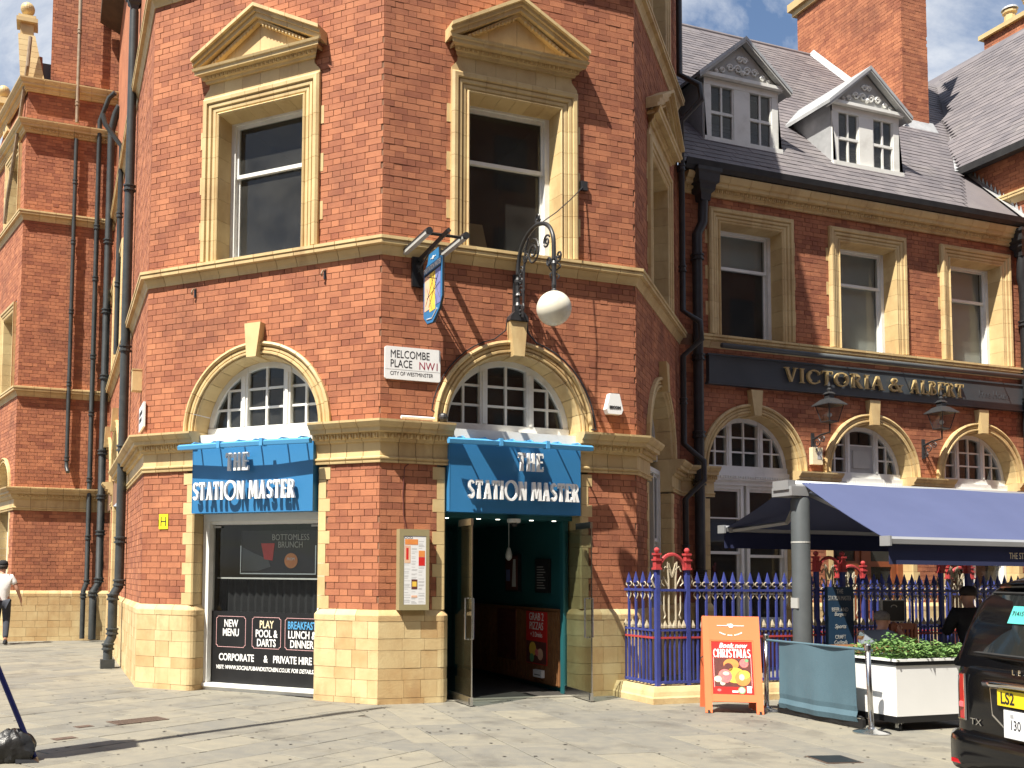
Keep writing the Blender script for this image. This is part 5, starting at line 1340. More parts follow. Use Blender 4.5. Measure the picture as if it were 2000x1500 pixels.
# ---------------------------------------------------------------- awning
t = thing('awning', 'large navy two-sided awning on a thick grey post outside the range', 'awning', (5.36, -1.0, 0))
put('post', MB().lathe([(.115, 0), (.115, 2.52), (.10, 2.56)], (0, 0, 0), 20), 'post_grey', t, angle=40)
put('post_band', MB().lathe([(.118, 1.98), (.118, 2.0)], (0, 0, 0), 20).box(-.12, -.06, -.06, .06, 1.15, 1.28), 'grey_paint', t)
put('beam', MB().tube([(-.12, .08, 2.72), (6.5, .08, 2.72)], .075, 14), 'alu', t, smooth=True)
put('housing', MB().box(-.22, .05, -.10, .26, 2.58, 2.70).box(-.24, -.12, -.06, .22, 2.66, 2.78).lathe([(.09, 0), (.09, .05)], (-.20, .08, 2.68), 14, 'x'), 'alu', t)
FY, FZ, BY, BZ = -1.38, 1.97, 1.49, 2.22
def sheet(y0, z0, y1, z1, m):
    rows = []
    for k in range(9):
        u = k/8; sag = -.03*math.sin(PI*u)
        rows.append([(x + (.0 if j else 0), y0+(y1-y0)*u, z0+(z1-z0)*u + sag + (.006*math.sin(3.1*x+2*u))) for j, x in enumerate([.0 + .5*i for i in range(14)])])
    mb = MB().loft(rows, closed=False, caps=False); n0 = len(mb.v)
    low = [(x, y, z-.006) for x, y, z in mb.v]; mb.add(low, [tuple(reversed(f)) for f in list(mb.f)])
    return mb
put('canopy', sheet(-.02, 2.76, FY, FZ, 0), 'awning_blue', t, fix=False)
put('canopy', sheet(.16, 2.76, BY, BZ, 0), 'awning_blue', t, fix=False)
for y, z in ((FY, FZ), (BY, BZ)):
    put('front_bar', MB().loft([[(x, y+dy, z+dz) for dy, dz in ((-.06, -.035), (-.065, .02), (-.03, .05), (.03, .05), (.06, .02), (.05, -.04))] for x in (-.03, 6.5)]), 'alu', t)
    put('bar_cap', MB().box(-.06, -.031, y-.075, y+.07, z-.06, z+.055), 'alu', t)
    va = put('valance', MB().box(.0, 6.5, y-.006, y+.002, z-.27, z-.036), 'awning_shaded', t)
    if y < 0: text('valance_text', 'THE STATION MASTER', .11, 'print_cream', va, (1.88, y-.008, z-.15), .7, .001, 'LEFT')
for y0, z0, y1, z1, ym, zm in ((.0, 2.62, FY, FZ-.02, -.75, 2.18), (.16, 2.62, BY, BZ-.02, .85, 2.30)):
    put('folding_arm', MB().rod((.15, y0, z0), (.55, ym, zm), .05).rod((.55, ym, zm), (.08, y1, z1), .045), 'alu', t)

# ---------------------------------------------------------------- railings
def two_mat(mb1, m1, mb2, m2, name):
    n = len(mb1.f); mb = MB(); mb.add(mb1.v, mb1.f); mb.add(mb2.v, mb2.f)
    me = mb.mesh(name, False); me.materials.append(MATS[m1]); me.materials.append(MATS[m2])
    for i, p in enumerate(me.polygons): p.material_index = 0 if i < n else 1
    return me
bar = MB().box(-.012, .012, -.012, .012, .02, 1.24).loft([[(x*k, y*k, z) for x, y in ((-1, -1), (1, -1), (1, 1), (-1, 1))] for z, k in ((1.24, .012), (1.26, .026), (1.30, .02), (1.40, .002))])
scr = MB()
for sx in (-1, 1):
    scr.tube([(sx*(.014 + .05*math.sin(a)*(1-.08*a)), 0, 1.215 + .04*(1-math.cos(a))*(1-.1*a)) for a in [k*.45 for k in range(9)]], .008, 4)
    scr.tube([(sx*(.02 + .028*math.sin(k*.75)), 0, 1.16 - k*.022) for k in range(7)], .008, 4)
PICKET = two_mat(bar, 'rail_blue', scr, 'rail_cream', 'picket')
dog = MB().box(-.009, .009, -.009, .009, .02, .70)
dsp = MB().loft([[(x*k, y*k, z) for x, y in ((-1, -1), (1, -1), (1, 1), (-1, 1))] for z, k in ((.705, .018), (.73, .02), (.80, .002))])
DOG = two_mat(dog, 'rail_blue', dsp, 'rail_cream', 'dog_bar')
def crest(parent, x0, x1):
    for x in (x0, x1):
        put('post', MB().box(x-.026, x+.026, -.026, .026, 0, 1.42), 'rail_blue', parent)
        put('post_finial', MB().box(x-.045, x+.045, -.045, .045, 1.42, 1.445).box(x-.034, x+.034, -.034, .034, 1.445, 1.53).box(x-.046, x+.046, -.046, .046, 1.53, 1.55).box(x-.03, x+.03, -.03, .03, 1.55, 1.60).box(x-.042, x+.042, -.042, .042, 1.60, 1.625).ball((x, 0, 1.66), .035, 8, 6), 'rail_red', parent)
    c = (x0+x1)/2; r = (x1-x0)/2 - .04
    put('crest_arch', MB().tube([(c - r*math.cos(PI*k/14), 0, 1.42 + .19*math.sin(PI*k/14)) for k in range(15)], .024, 6), 'rail_red', parent)
    mb = MB()
    for sx in (-1, 1):
        mb.tube([(c+sx*.05, 0, .75), (c+sx*.05, 0, 1.3), (c+sx*.07, 0, 1.52)], .011, 5)
        mb.tube([(c+sx*.05, 0, 1.2), (c+sx*.13, 0, 1.34), (c+sx*.16, 0, 1.26), (c+sx*.12, 0, 1.22)], .010, 5)
        mb.tube([(c+sx*.0, 0, 1.33), (c+sx*.04, 0, 1.42), (c+sx*.1, 0, 1.46), (c+sx*.13, 0, 1.40)], .010, 5)
        mb.tube([(c+sx*.12, 0, 1.17), (c+sx*.12, 0, .92), (c+sx*.10, 0, .86), (c+sx*.12, 0, .82)], .010, 5)
        mb.tube([(c+sx*(x1-x0)/2+sx*.03, 0, 1.20), (c+sx*((x1-x0)/2+.08), 0, 1.30), (c+sx*((x1-x0)/2+.05), 0, 1.36)], .010, 5)
    mb.tube([(c-.05, 0, 1.5), (c, 0, 1.36), (c+.05, 0, 1.5)], .010, 5)
    put('crest_scrollwork', mb, 'rail_cream', parent)
def railing(label, x, y, L, deg, z0, crests=(), sp=.132):
    t = thing('railing', label, 'railing', (x, y, z0), R(deg), 'blue railings outside the range')
    put('top_rail', MB().box(0, L, -.022, .022, 1.155, 1.185), 'rail_blue', t)
    put('middle_rail', MB().box(0, L, -.02, .02, .665, .69), 'rail_blue', t)
    put('red_rail', MB().box(0, L, -.018, .018, .575, .598), 'rail_red', t)
    put('bottom_rail', MB().box(0, L, -.024, .024, .03, .06), 'rail_blue', t)
    for c0, c1 in crests: crest(t, c0, c1)
    n = int(L/sp)
    for i in range(n):
        u = (i+.5)*L/n
        if any(c0-.04 < u < c1+.04 for c0, c1 in crests): 
            link('dog_bar', DOG, None, t, (u, 0, 0)); link('dog_bar', DOG, None, t, (u+.066, 0, 0)); continue
        link('picket', PICKET, None, t, (u, 0, 0)); link('dog_bar', DOG, None, t, (u+L/n/2, 0, 0))
    return t
railing('short blue railing return running back to the pub wall', 3.30, -.78, .62, 90, .20)
railing('blue railing with red crested panel behind the orange board', 3.31, -.80, 2.16, 0, .20, ((.02, .46),))
railing('long blue railing with red crests in the shade behind the planter', 5.72, -.70, 6.6, 0, .20, ((.16, .60), (2.35, 2.85)))
railing('sunlit blue railing with red and gilt crests nearest the range doors', 7.2, 1.05, 6.0, 0, .12, ((.75, 1.25), (3.05, 3.55)))
t = thing('railing_kerb', 'pale worn stone kerb under the corner of the blue railings', 'kerb', (3.25, -.85, 0))
def kpoly(o): return [(-.02-o, .86), (-.02-o, -.03-o), (2.4, -.03-o), (2.4, .22), (.30, .22), (.30, .86)]
put('kerb', MB().loft([[(x, y, z) for x, y in kpoly(o)] for z, o in ((0, .06), (.07, .06), (.09, .045), (.14, .03), (.20, 0))]), 'stone', t)
put('kerb', MB().box(2.401, 9, -.03, .3, 0, .2), 'stone', t)

# ---------------------------------------------------------------- orange A-board
ab = math.atan2(-1.999+1.679, 3.893-3.354)
t = thing('a_board', 'orange pavement A-board with red Christmas menu poster', 'sign', (3.354, -1.679, 0), ab)
LN = .627; tl = math.atan2(.26, 1.08)
fp = put('front_panel', MB().box(0, .075, -.02, .02, .0, 1.11).box(LN-.075, LN, -.02, .02, 0, 1.11).box(.075, LN-.075, -.018, .018, .83, 1.11).box(.075, LN-.075, -.018, .018, .13, .20).box(.075, LN-.075, .0, .016, .20, .83), 'orange', t)
fp.rotation_euler = (-tl, 0, 0)
bp = put('back_panel', MB().box(0, .075, -.02, .02, 0, 1.09).box(LN-.075, LN, -.02, .02, 0, 1.09).box(.075, LN-.075, -.015, .015, .1, 1.09), 'orange', t)
bp.location = (0, .54, 0); bp.rotation_euler = (tl*.98, 0, 0)
put('stay', MB().tube([(-.004, .17, .62), (-.004, .40, .58)], .006, 5), 'iron', t)
for x in (.037, LN-.037): put('foot', MB().box(x-.012, x+.012, -.028, .0, .0, .035), 'iron', t)
po = put('poster', MB().box(.088, LN-.088, -.008, -.001, .212, .818), 'poster_red', fp)
put('poster_frame', MB().box(.076, .09, -.014, -.001, .2, .83).box(LN-.09, LN-.076, -.014, -.001, .2, .83).box(.09, LN-.09, -.014, -.001, .2, .214).box(.09, LN-.09, -.014, -.001, .816, .83), 'orange', fp)
glyphs(po, 'poster_letter', 'CHRISTMAS', DECO, .098, .41, LN/2, .632, -.0125, -.0105, 'white', .04)
text('poster_text', 'Book now', .075, 'white', po, (LN/2+.01, -.011, .768), .95, .001, shear=.3, bold=.003)
text('poster_text', 'FOR', .03, 'white', po, (LN/2, -.011, .742), 1, .001)
def spot(x, z, r, m, k, sz=1.0):
    put('poster_picture', MB().add([(x + r*math.cos(a), -.0088-.0005*k, z + r*sz*math.sin(a)) for a in [2*PI*i/18 for i in range(18)]], [tuple(range(17, -1, -1))]), m, po, fix=False)
put('poster_picture', MB().box(.115, LN-.115, -.0092, -.0085, .30, .625), 'print_dark', po)
spot(.20, .345, .03, 'print_cream', 2); spot(.30, .555, .085, 'print_orange', 2, .75); spot(.27, .52, .05, 'print_dark', 3); spot(.44, .57, .05, 'print_pink', 2); spot(.47, .60, .02, 'print_green', 3)
spot(.34, .43, .11, 'print_yellow', 3, .8); spot(.23, .42, .075, 'print_pink', 4, 1.05); spot(.24, .45, .035, 'print_cream', 5, .6); spot(.42, .40, .085, 'print_orange', 5, 1.05); spot(.44, .44, .06, 'print_yellow', 6, .8); spot(.41, .41, .03, 'print_cream', 7, 1.2)
spot(.15, .385, .04, 'print_cream', 5, .9); spot(.16, .26, .022, 'print_pink', 3, .7); spot(.405, .262, .042, 'print_green', 6); spot(.405, .262, .032, 'print_cream', 7)
put('poster_picture', MB().box(.46, .51, -.0125, -.0115, .235, .31).box(.30, .365, -.0125, -.0115, .235, .258), 'white', po)
put('poster_line', MB().box(.108, .111, -.0105, -.0095, .29, .64).box(LN-.111, LN-.108, -.0105, -.0095, .29, .64), 'white', po)
put('emblem', MB().box(.16, .29, -.0225, -.0195, .995, 1.003).box(.34, .46, -.0225, -.0195, .995, 1.003).lathe([(.026, 0), (.026, .004)], (.315, -.0235, .998), 14, 'y').box(.275, .30, -.0225, -.0195, 1.003, 1.02), 'white', fp)
mb = MB(); nm = 14
for i in range(nm):
    u = (i+.5)/nm
    if i in (4, 8): continue
    a = -.55 + 1.1*u; mb.box(.31+.24*math.sin(a)-.007, .31+.24*math.sin(a)+.007, -.0225, -.0195, 1.127-.24*math.cos(a)-.007, 1.127-.24*math.cos(a)+.007)
put('maker_text', mb, 'white', fp)

# ---------------------------------------------------------------- barrier, planter
def post(x, y, label, lean=0.0):
    t = thing('barrier_post', label, 'post', (x, y, 0), 0, 'steel barrier posts')
    put('base', MB().lathe([(.175, 0), (.175, .012), (.16, .02), (.06, .035), (.035, .06)], (0, 0, 0), 24), 'steel', t, angle=40)
    put('pole', MB().tube([(0, 0, .04), (lean, 0, .82)], .026, 12), 'steel', t, smooth=True)
    put('cap', MB().lathe([(.034, .82), (.034, .87), (.02, .885)], (lean, 0, 0), 14), 'steel', t)
post(4.14, -1.76, 'steel barrier post between the orange board and the teal banner'); post(4.05, -3.36, 'leaning steel barrier post in front of the white planter', -.03)
t = thing('barrier_banner', 'dusty teal fabric banner hung between two steel posts', 'banner', (4.13, -1.97, 0), R(-91))
rows = []
for k in range(15):
    z = .07 + .745*k/14
    rows.append([(u*1.14, .012*math.sin(9*u + 2*z) + .01*math.sin(21*u) * (1 - k/14) + (.012*math.sin(40*z) if k < 3 else 0), z - .012*math.sin(PI*u)*(1 if k == 0 else .6)) for u in [i/24 for i in range(25)]])
mb = MB().loft(rows, closed=False, caps=False); lo_ = [(x, y+.004, z) for x, y, z in mb.v]; mb.add(lo_, list(mb.f))
put('fabric', mb, 'banner', t, fix=False)
put('top_bar', MB().tube([(-.2, 0, .815), (1.36, 0, .815)], .014, 8), 'banner', t); put('bottom_bar', MB().tube([(-.02, .05, .12), (1.16, .05, .12)], .012, 8), 'iron', t)
put('weight_bar', MB().box(-.05, 1.2, .02, .06, .02, .10), 'black', t)
t = thing('planter', 'white box planter with black trim on castors full of green leaves', 'planter', (4.37, -3.37, 0))
put('box', MB().loft([[(x0_, y0_, z) for x0_, y0_ in ((-o, -o), (1.05+o, -o), (1.05+o, .56+o), (-o, .56+o))] for z, o in ((.15, 0), (.66, .012))]), 'planter_white', t)
put('skirt', MB().box(.0, 1.05, .0, .56, .085, .149), 'black', t)
put('top_band', MB().box(-.022, 1.072, -.022, .582, .66, .70), 'black', t)
put('rim', MB().box(-.032, 1.082, -.032, .01, .7005, .725).box(-.032, 1.082, .55, .592, .7005, .725).box(-.032, .01, .01, .55, .7005, .725).box(1.04, 1.082, .01, .55, .7005, .725), 'planter_white', t)
put('soil', MB().box(.01, 1.04, .01, .55, .64, .70), 'soil', t)
for x, y in ((.08, .06), (.97, .06), (.08, .5), (.97, .5)):
    wh = put('castor', MB().lathe([(.036, -.014), (.036, .014)], (x, y, .036), 14, 'x'), 'rubber', t); put('fork', MB().box(x-.02, x-.015, y-.02, y+.02, .03, .085).box(x+.015, x+.02, y-.02, y+.02, .03, .085).box(x-.035, x+.035, y-.03, y+.03, .078, .0845), 'steel', wh)
t = thing('planter_foliage', 'dense low green leafy plants filling the white planter', 'plant', (4.37, -3.37, .70))
mb = MB(); rl = random.Random(8)
for i in range(1700):
    x, y = rl.uniform(-.03, 1.08), rl.uniform(-.03, .59)
    hmax = .16 + .06*math.sin(5*x+1)*math.sin(7*y) + (.08 if .42 < x < .6 and y > .3 else 0)
    z = rl.uniform(.02, 1)**.6*hmax; s_ = rl.uniform(.025, .05)
    a = rl.uniform(0, 2*PI); tz = rl.uniform(-.5, .7)
    d = Vector((math.cos(a), math.sin(a), tz)).normalized(); n_ = Vector((-math.sin(a), math.cos(a), rl.uniform(-.4, .4))).normalized()
    c = Vector((x, y, z)); dn = Vector((0, 0, -.25*s_))
    mb.add([c, c + d*s_*.5 + n_*s_*.45, c + d*s_*1.3 + dn, c + d*s_*.5 - n_*s_*.45], [(0, 1, 2), (0, 2, 3)])
put('leaves', mb, 'leaf', t, fix=False, kind='stuff')
put('stems', MB().box(.02, 1.03, .02, .54, .0, .03), 'leaf', t)
# table, glass, boards in the seating area
t = thing('pub_table', 'brown wooden pub table beside the planter', 'table', (5.30, -2.05, 0))
put('top', MB().box(-.42, .55, -.35, .35, .70, .74), 'wood', t)
for x in (-.36, .49):
    for y in (-.29, .29): put('leg', MB().box(x-.025, x+.025, y-.025, y+.025, 0, .70), 'wood', t)
t = thing('wine_glass', 'half full wine glass standing on the pub table', 'glass', (5.10, -2.2, .74))
put('bowl', MB().lathe([(.006, .08), (.03, .10), (.042, .14), (.036, .20), (.035, .20), (.04, .14), (.028, .105), (.004, .09)], (0, 0, 0), 14), 'glass', t, smooth=True)
put('wine', MB().lathe([(.01, .095), (.028, .107), (.037, .135)], (0, 0, 0), 14), 'wine', t); put('stem', MB().lathe([(.035, 0), (.03, .004), (.005, .01), (.005, .085)], (0, 0, 0), 12), 'glass', t)
t = thing('menu_sign', 'dark blue pub menu board hung on the shaded railing', 'sign', (6.16, -.80, 1.02))
put('board', MB().box(-.23, .23, -.012, .012, -.40, .40), 'board_navy', t)
text('board_text', 'THE', .085, 'grey_paint', t, (0, -.014, .34), .75, .001); text('board_text', 'STATION MASTER', .085, 'grey_paint', t, (0, -.014, .25), .56, .001)
text('board_text', 'BEER AND', .075, 'grey_paint', t, (0, -.014, .10), .8, .001); text('board_text', 'Burgers', .07, 'grey_paint', t, (0, -.014, .04), .9, .001, shear=.3)
text('board_text', 'Sports', .08, 'grey_paint', t, (0, -.014, -.12), .9, .001, shear=.3); text('board_text', 'CRAFT', .075, 'grey_paint', t, (0, -.014, -.26), .8, .001); text('board_text', 'Cocktails', .075, 'grey_paint', t, (0, -.014, -.33), .8, .001, shear=.3)
t = thing('railing_notice', 'small black framed notice hung on the shaded railing', 'sign', (7.10, -.78, 1.10))
put('frame', MB().box(-.2, .2, -.012, .012, -.15, .15), 'grey_paint', t); put('face', MB().box(-.185, .185, -.016, -.0125, -.135, .135), 'black', t); put('symbol', MB().tube([(.05*math.cos(a), -.018, .05+.03*math.sin(a)) for a in [PI*k/8 for k in range(9)]], .006, 4), 'grey_paint', t)
t = thing('pub_chair', 'dark slatted pub chair behind the planter', 'chair', (6.75, -1.45, 0))
put('seat', MB().box(-.22, .22, -.22, .22, .43, .46), 'wood_red', t)
for x in (-.2, .2):
    put('leg', MB().box(x-.02, x+.02, -.21, -.17, 0, .43), 'wood_red', t); put('leg', MB().box(x-.02, x+.02, .17, .21, 0, .95), 'wood_red', t)
put('back_rail', MB().box(-.2, .2, .175, .205, .88, .96), 'wood_red', t)
for i in range(5): put('back_slat', MB().box(-.15+i*.07, -.12+i*.07, .18, .20, .46, .88), 'wood_red', t)
# ---------------------------------------------------------------- people
def skin_mesh(name, V, E, sub=2, extra=None):
    """grow one continuous surface over a skeleton: V = {joint: (x, y, z, radius)}, E = joint pairs, first joint is the root"""
    ks = list(V); me = bpy.data.meshes.new(name)
    me.from_pydata([V[k][:3] for k in ks], [(ks.index(a), ks.index(b)) for a, b in E], [])
    o = bpy.data.objects.new(name, me); COL.objects.link(o)
    sk = o.modifiers.new('s', 'SKIN'); sk.use_smooth_shade = True
    ss = o.modifiers.new('d', 'SUBSURF'); ss.levels = sub; ss.render_levels = sub
    for i, k in enumerate(ks):
        sv = me.skin_vertices[0].data[i]; r = V[k][3]; sv.radius = r if isinstance(r, tuple) else (r, r); sv.use_root = (i == 0)
    dg = bpy.context.evaluated_depsgraph_get(); dg.update()
    out_ = bpy.data.meshes.new_from_object(o.evaluated_get(dg)); bpy.data.objects.remove(o); bpy.data.meshes.remove(me)
    out_.name = name
    if extra:
        bm = bmesh.new(); bm.from_mesh(out_)
        m2 = extra.mesh('x', True, True); bm.from_mesh(m2); bm.to_mesh(out_); bm.free(); bpy.data.meshes.remove(m2)
    out_.polygons.foreach_set('use_smooth', [True]*len(out_.polygons)); out_.materials.clear()
    return out_
def head_parts(c, f, r=.095):
    """nose, ears, brow for a head centred at c and facing the unit direction f"""
    c = Vector(c); f = Vector(f).normalized(); s_ = Vector((-f.y, f.x, 0)); mb = MB()
    mb.ball(c + f*r*.98 + Vector((0, 0, -.015)), .017, 8, 6, 1.4)
    for k in (-1, 1):
        mb.ball(c + s_*k*r*.82 + Vector((0, 0, -.01)), .022, 8, 6, 1.4)
        mb.ball(c + f*r*.80 + s_*k*.034 + Vector((0, 0, .02)), .015, 8, 6)
    mb.ball(c + f*r*.86 + Vector((0, 0, -.055)), .020, 8, 6, .5)
    return mb
def fingers(mb, p, d, side, n_=Vector((0, 0, 1)), curl=.5, L=.075):
    """palm end p, direction d; four fingers of unequal length and a thumb off the side"""
    p = Vector(p); d = Vector(d).normalized(); s_ = Vector(side).normalized(); q = d.cross(s_)
    for k, l in zip((-1.5, -.5, .5, 1.5), (.85, 1.0, .95, .75)):
        a = p + s_*k*.017; b = a + d*L*l*.5; c = b + (d*math.cos(curl) + q*math.sin(curl))*L*l*.5
        mb.tube([a - d*.02, a, b, c], [.009, .0088, .0082, .0062], 6)
    a = p - d*.05 + s_*.03; mb.tube([a, a + s_*.025 + d*.025, a + s_*.03 + d*.055], [.011, .0098, .0075], 6)

# walker in white T-shirt and black cap, seen from behind at the left edge
t = thing('person', 'person in white T-shirt and black cap walking away at the left edge', 'person', (-4.64, 11.0, 0))
B = {'pelvis': (0, 0, .93, (.15, .11)), 'waist': (0, -.01, 1.06, (.14, .10)), 'chest': (0, .0, 1.27, (.165, .11)), 'neckb': (0, .015, 1.43, (.075, .07)), 'neck': (0, .03, 1.49, (.055, .055)), 'jaw': (0, .05, 1.56, (.07, .075)), 'crown': (0, .05, 1.66, (.078, .09)), 'top': (0, .045, 1.715, (.05, .055))}
E_ = [('pelvis', 'waist'), ('waist', 'chest'), ('chest', 'neckb'), ('neckb', 'neck'), ('neck', 'jaw'), ('jaw', 'crown'), ('crown', 'top')]
ex = head_parts((0, .05, 1.63), (0, 1, 0), .09)
for sx, kn, an, el, ha in ((-1, (.0, .16, .50), (-.0, -.02, .10), (-.02, -.12, 1.12), (.02, -.05, .90)), (1, (.0, .02, .50), (.0, -.26, .13), (.09, -.02, 1.14), (.16, .10, .93))):
    n = 'l' if sx < 0 else 'r'
    B['hip'+n] = (sx*.09, 0, .86, (.095, .10)); B['knee'+n] = (sx*.10+kn[0], kn[1], kn[2], .062); B['ank'+n] = (sx*.10+an[0], an[1], an[2], .042); B['toe'+n] = (sx*.115+an[0], an[1]+.15, max(.035, an[2]-.08), (.04, .03))
    B['sho'+n] = (sx*.18, .0, 1.40, .058); B['elb'+n] = (sx*(.21+el[0]), el[1], el[2], .042); B['wri'+n] = (sx*(.21+ha[0]), ha[1], ha[2], .028); B['pal'+n] = (sx*(.215+ha[0]), ha[1]+.02, ha[2]-.075, (.038, .018))
    E_ += [('pelvis', 'hip'+n), ('hip'+n, 'knee'+n), ('knee'+n, 'ank'+n), ('ank'+n, 'toe'+n), ('chest', 'sho'+n), ('sho'+n, 'elb'+n), ('elb'+n, 'wri'+n), ('wri'+n, 'pal'+n)]
    fingers(ex, B['pal'+n][:3], (0, .15, -1), (0, 1, 0), curl=.4)
link('body', skin_mesh('body', B, E_, 2, ex), 'skin', t)
def grow(V, names, g): return {k: (*V[k][:3], tuple(r+g for r in V[k][3]) if isinstance(V[k][3], tuple) else V[k][3]+g) for k in names}
S = grow(B, ('pelvis', 'waist', 'chest', 'neckb', 'shol', 'shor'), .018); S = {'hem': (0, 0, .84, (.185, .14)), **S}
for n, sx in (('l', -1), ('r', 1)):
    a, b = Vector(B['sho'+n][:3]), Vector(B['elb'+n][:3]); m_ = a.lerp(b, .62); S['slv'+n] = (*m_, .066)
link('t_shirt', skin_mesh('t_shirt', S, [('hem', 'pelvis'), ('pelvis', 'waist'), ('waist', 'chest'), ('chest', 'neckb'), ('chest', 'shol'), ('chest', 'shor'), ('shol', 'slvl'), ('shor', 'slvr')]), 'shirt_white', t)
J = grow(B, ('pelvis', 'hipl', 'hipr', 'kneel', 'kneer', 'ankl', 'ankr'), .016); J['pelvis'] = (0, 0, .90, (.16, .115))
link('trousers', skin_mesh('trousers', J, [('pelvis', 'hipl'), ('hipl', 'kneel'), ('kneel', 'ankl'), ('pelvis', 'hipr'), ('hipr', 'kneer'), ('kneer', 'ankr')]), 'jeans', t)
put('cap', MB().lathe([(.1, 1.645), (.104, 1.68), (.092, 1.73), (.05, 1.758), (.002, 1.764)], (0, .05, 0), 18).prism([(-.07, .12), (.07, .12), (.05, .21), (-.05, .21)], 'z', 1.65, 1.66), 'cloth_black', t, smooth=True)
put('hair', MB().lathe([(.085, 1.57), (.098, 1.62), (.098, 1.65)], (0, .035, 0), 16), 'hair_dark', t, smooth=True)
for n in ('l', 'r'):
    a = B['ank'+n]; put('shoe', MB().lathe([(.05, 0), (.055, .03), (.045, .07), (.03, .09)], (a[0], a[1]+.06, max(0, a[2]-.11)), 12).move(lambda x, y, z, a=a: (a[0]+(x-a[0])*.9, a[1]+.05+(y-a[1]-.06)*2.3, z)), 'cloth_black', t)
tag(put('shoulder_bag', MB().loft([[(-4.83+x*k, 10.86+y*k, .86+z) for x, y in ((-.12, -.05), (.12, -.05), (.12, .05), (-.12, .05))] for z, k in ((0, .8), (.03, 1), (.2, 1), (.24, .85))]), 'poster_red'), 'small red bag carried by the person in the white T-shirt', 'bag')

def seated(label, loc, rz, mt, hair, hm, lift=True, sc_=1.0, legs='jeans'):
    t = thing('person', label, 'person', loc, rz)
    t.scale = (sc_, sc_, sc_)
    V = {'pelvis': (0, 0, .50, (.16, .13)), 'waist': (0, .05, .66, (.15, .12)), 'chest': (0, .12, .87, (.18, .12)), 'neckb': (0, .17, 1.02, (.08, .075)), 'neck': (0, .20, 1.07, (.058, .058)), 'jaw': (0, .24, 1.13, (.072, .082)), 'crown': (0, .235, 1.225, (.08, .095)), 'top': (0, .22, 1.285, (.05, .06))}
    Es = [('pelvis', 'waist'), ('waist', 'chest'), ('chest', 'neckb'), ('neckb', 'neck'), ('neck', 'jaw'), ('jaw', 'crown'), ('crown', 'top')]
    ex = head_parts((0, .24, 1.19), (0, 1, -.1), .095)
    for sx, n in ((-1, 'l'), (1, 'r')):
        V['hip'+n] = (sx*.10, .06, .49, .10); V['knee'+n] = (sx*.13, .46, .50, .068); V['ank'+n] = (sx*.13, .44, .10, .045); V['toe'+n] = (sx*.13, .58, .04, (.042, .03))
        V['sho'+n] = (sx*.20, .13, .98, .062)
        if n == 'r' and lift: V['elb'+n] = (.24, .38, .84, .046); V['wri'+n] = (.10, .46, 1.06, .03); V['pal'+n] = (.07, .43, 1.12, (.036, .02))
        else: V['elb'+n] = (sx*.26, .22, .74, .046); V['wri'+n] = (sx*.18, .44, .77, .03); V['pal'+n] = (sx*.15, .51, .775, (.038, .018))
        Es += [('pelvis', 'hip'+n), ('hip'+n, 'knee'+n), ('knee'+n, 'ank'+n), ('ank'+n, 'toe'+n), ('chest', 'sho'+n), ('sho'+n, 'elb'+n), ('elb'+n, 'wri'+n), ('wri'+n, 'pal'+n)]
        d = Vector(V['pal'+n][:3]) - Vector(V['wri'+n][:3]); fingers(ex, V['pal'+n][:3], d, (sx, .2, 0), curl=.9)
    link('body', skin_mesh('body', V, Es, 2, ex), 'skin', t)
    S = grow(V, ('pelvis', 'waist', 'chest', 'neckb', 'shol', 'shor'), .034)
    for n in ('l', 'r'):
        m_ = Vector(V['sho'+n][:3]).lerp(Vector(V['elb'+n][:3]), .6 if mt == 'shirt_grey' else 1.0); S['slv'+n] = (*m_, .066)
    ed = [('pelvis', 'waist'), ('waist', 'chest'), ('chest', 'neckb'), ('chest', 'shol'), ('chest', 'shor'), ('shol', 'slvl'), ('shor', 'slvr')]
    if mt != 'shirt_grey':
        for n in ('l', 'r'): S['cuf'+n] = (*V['wri'+n][:3], .045); ed.append(('slv'+n, 'cuf'+n))
    link('shirt', skin_mesh('shirt', S, ed), mt, t)
    J = grow(V, ('pelvis', 'hipl', 'hipr', 'kneel', 'kneer', 'ankl', 'ankr'), .014)
    link('trousers', skin_mesh('trousers', J, [('pelvis', 'hipl'), ('hipl', 'kneel'), ('kneel', 'ankl'), ('pelvis', 'hipr'), ('hipr', 'kneer'), ('kneer', 'ankr')]), legs, t)
    put('hair', MB().lathe([(.092, 1.20), (.102, 1.235), (.096, 1.28), (.06, 1.318), (.002, 1.328)], (0, .205, 0), 16), hm, t, smooth=True)
    put('stool', MB().box(-.2, .2, -.18, .2, .36, .40), 'wood', t)
    return t
seated('seated man in grey T-shirt with grey hair raising a hand behind the planter', (6.22, -1.30, -.16), R(-75), 'shirt_grey', 1, 'hair_grey', True, .97)
seated('dark clothed person sitting in deep shade behind the taxi roof', (7.95, -1.35, .02), R(-25), 'cloth_black', 1, 'hair_dark', False, 1.08, 'cloth_black')

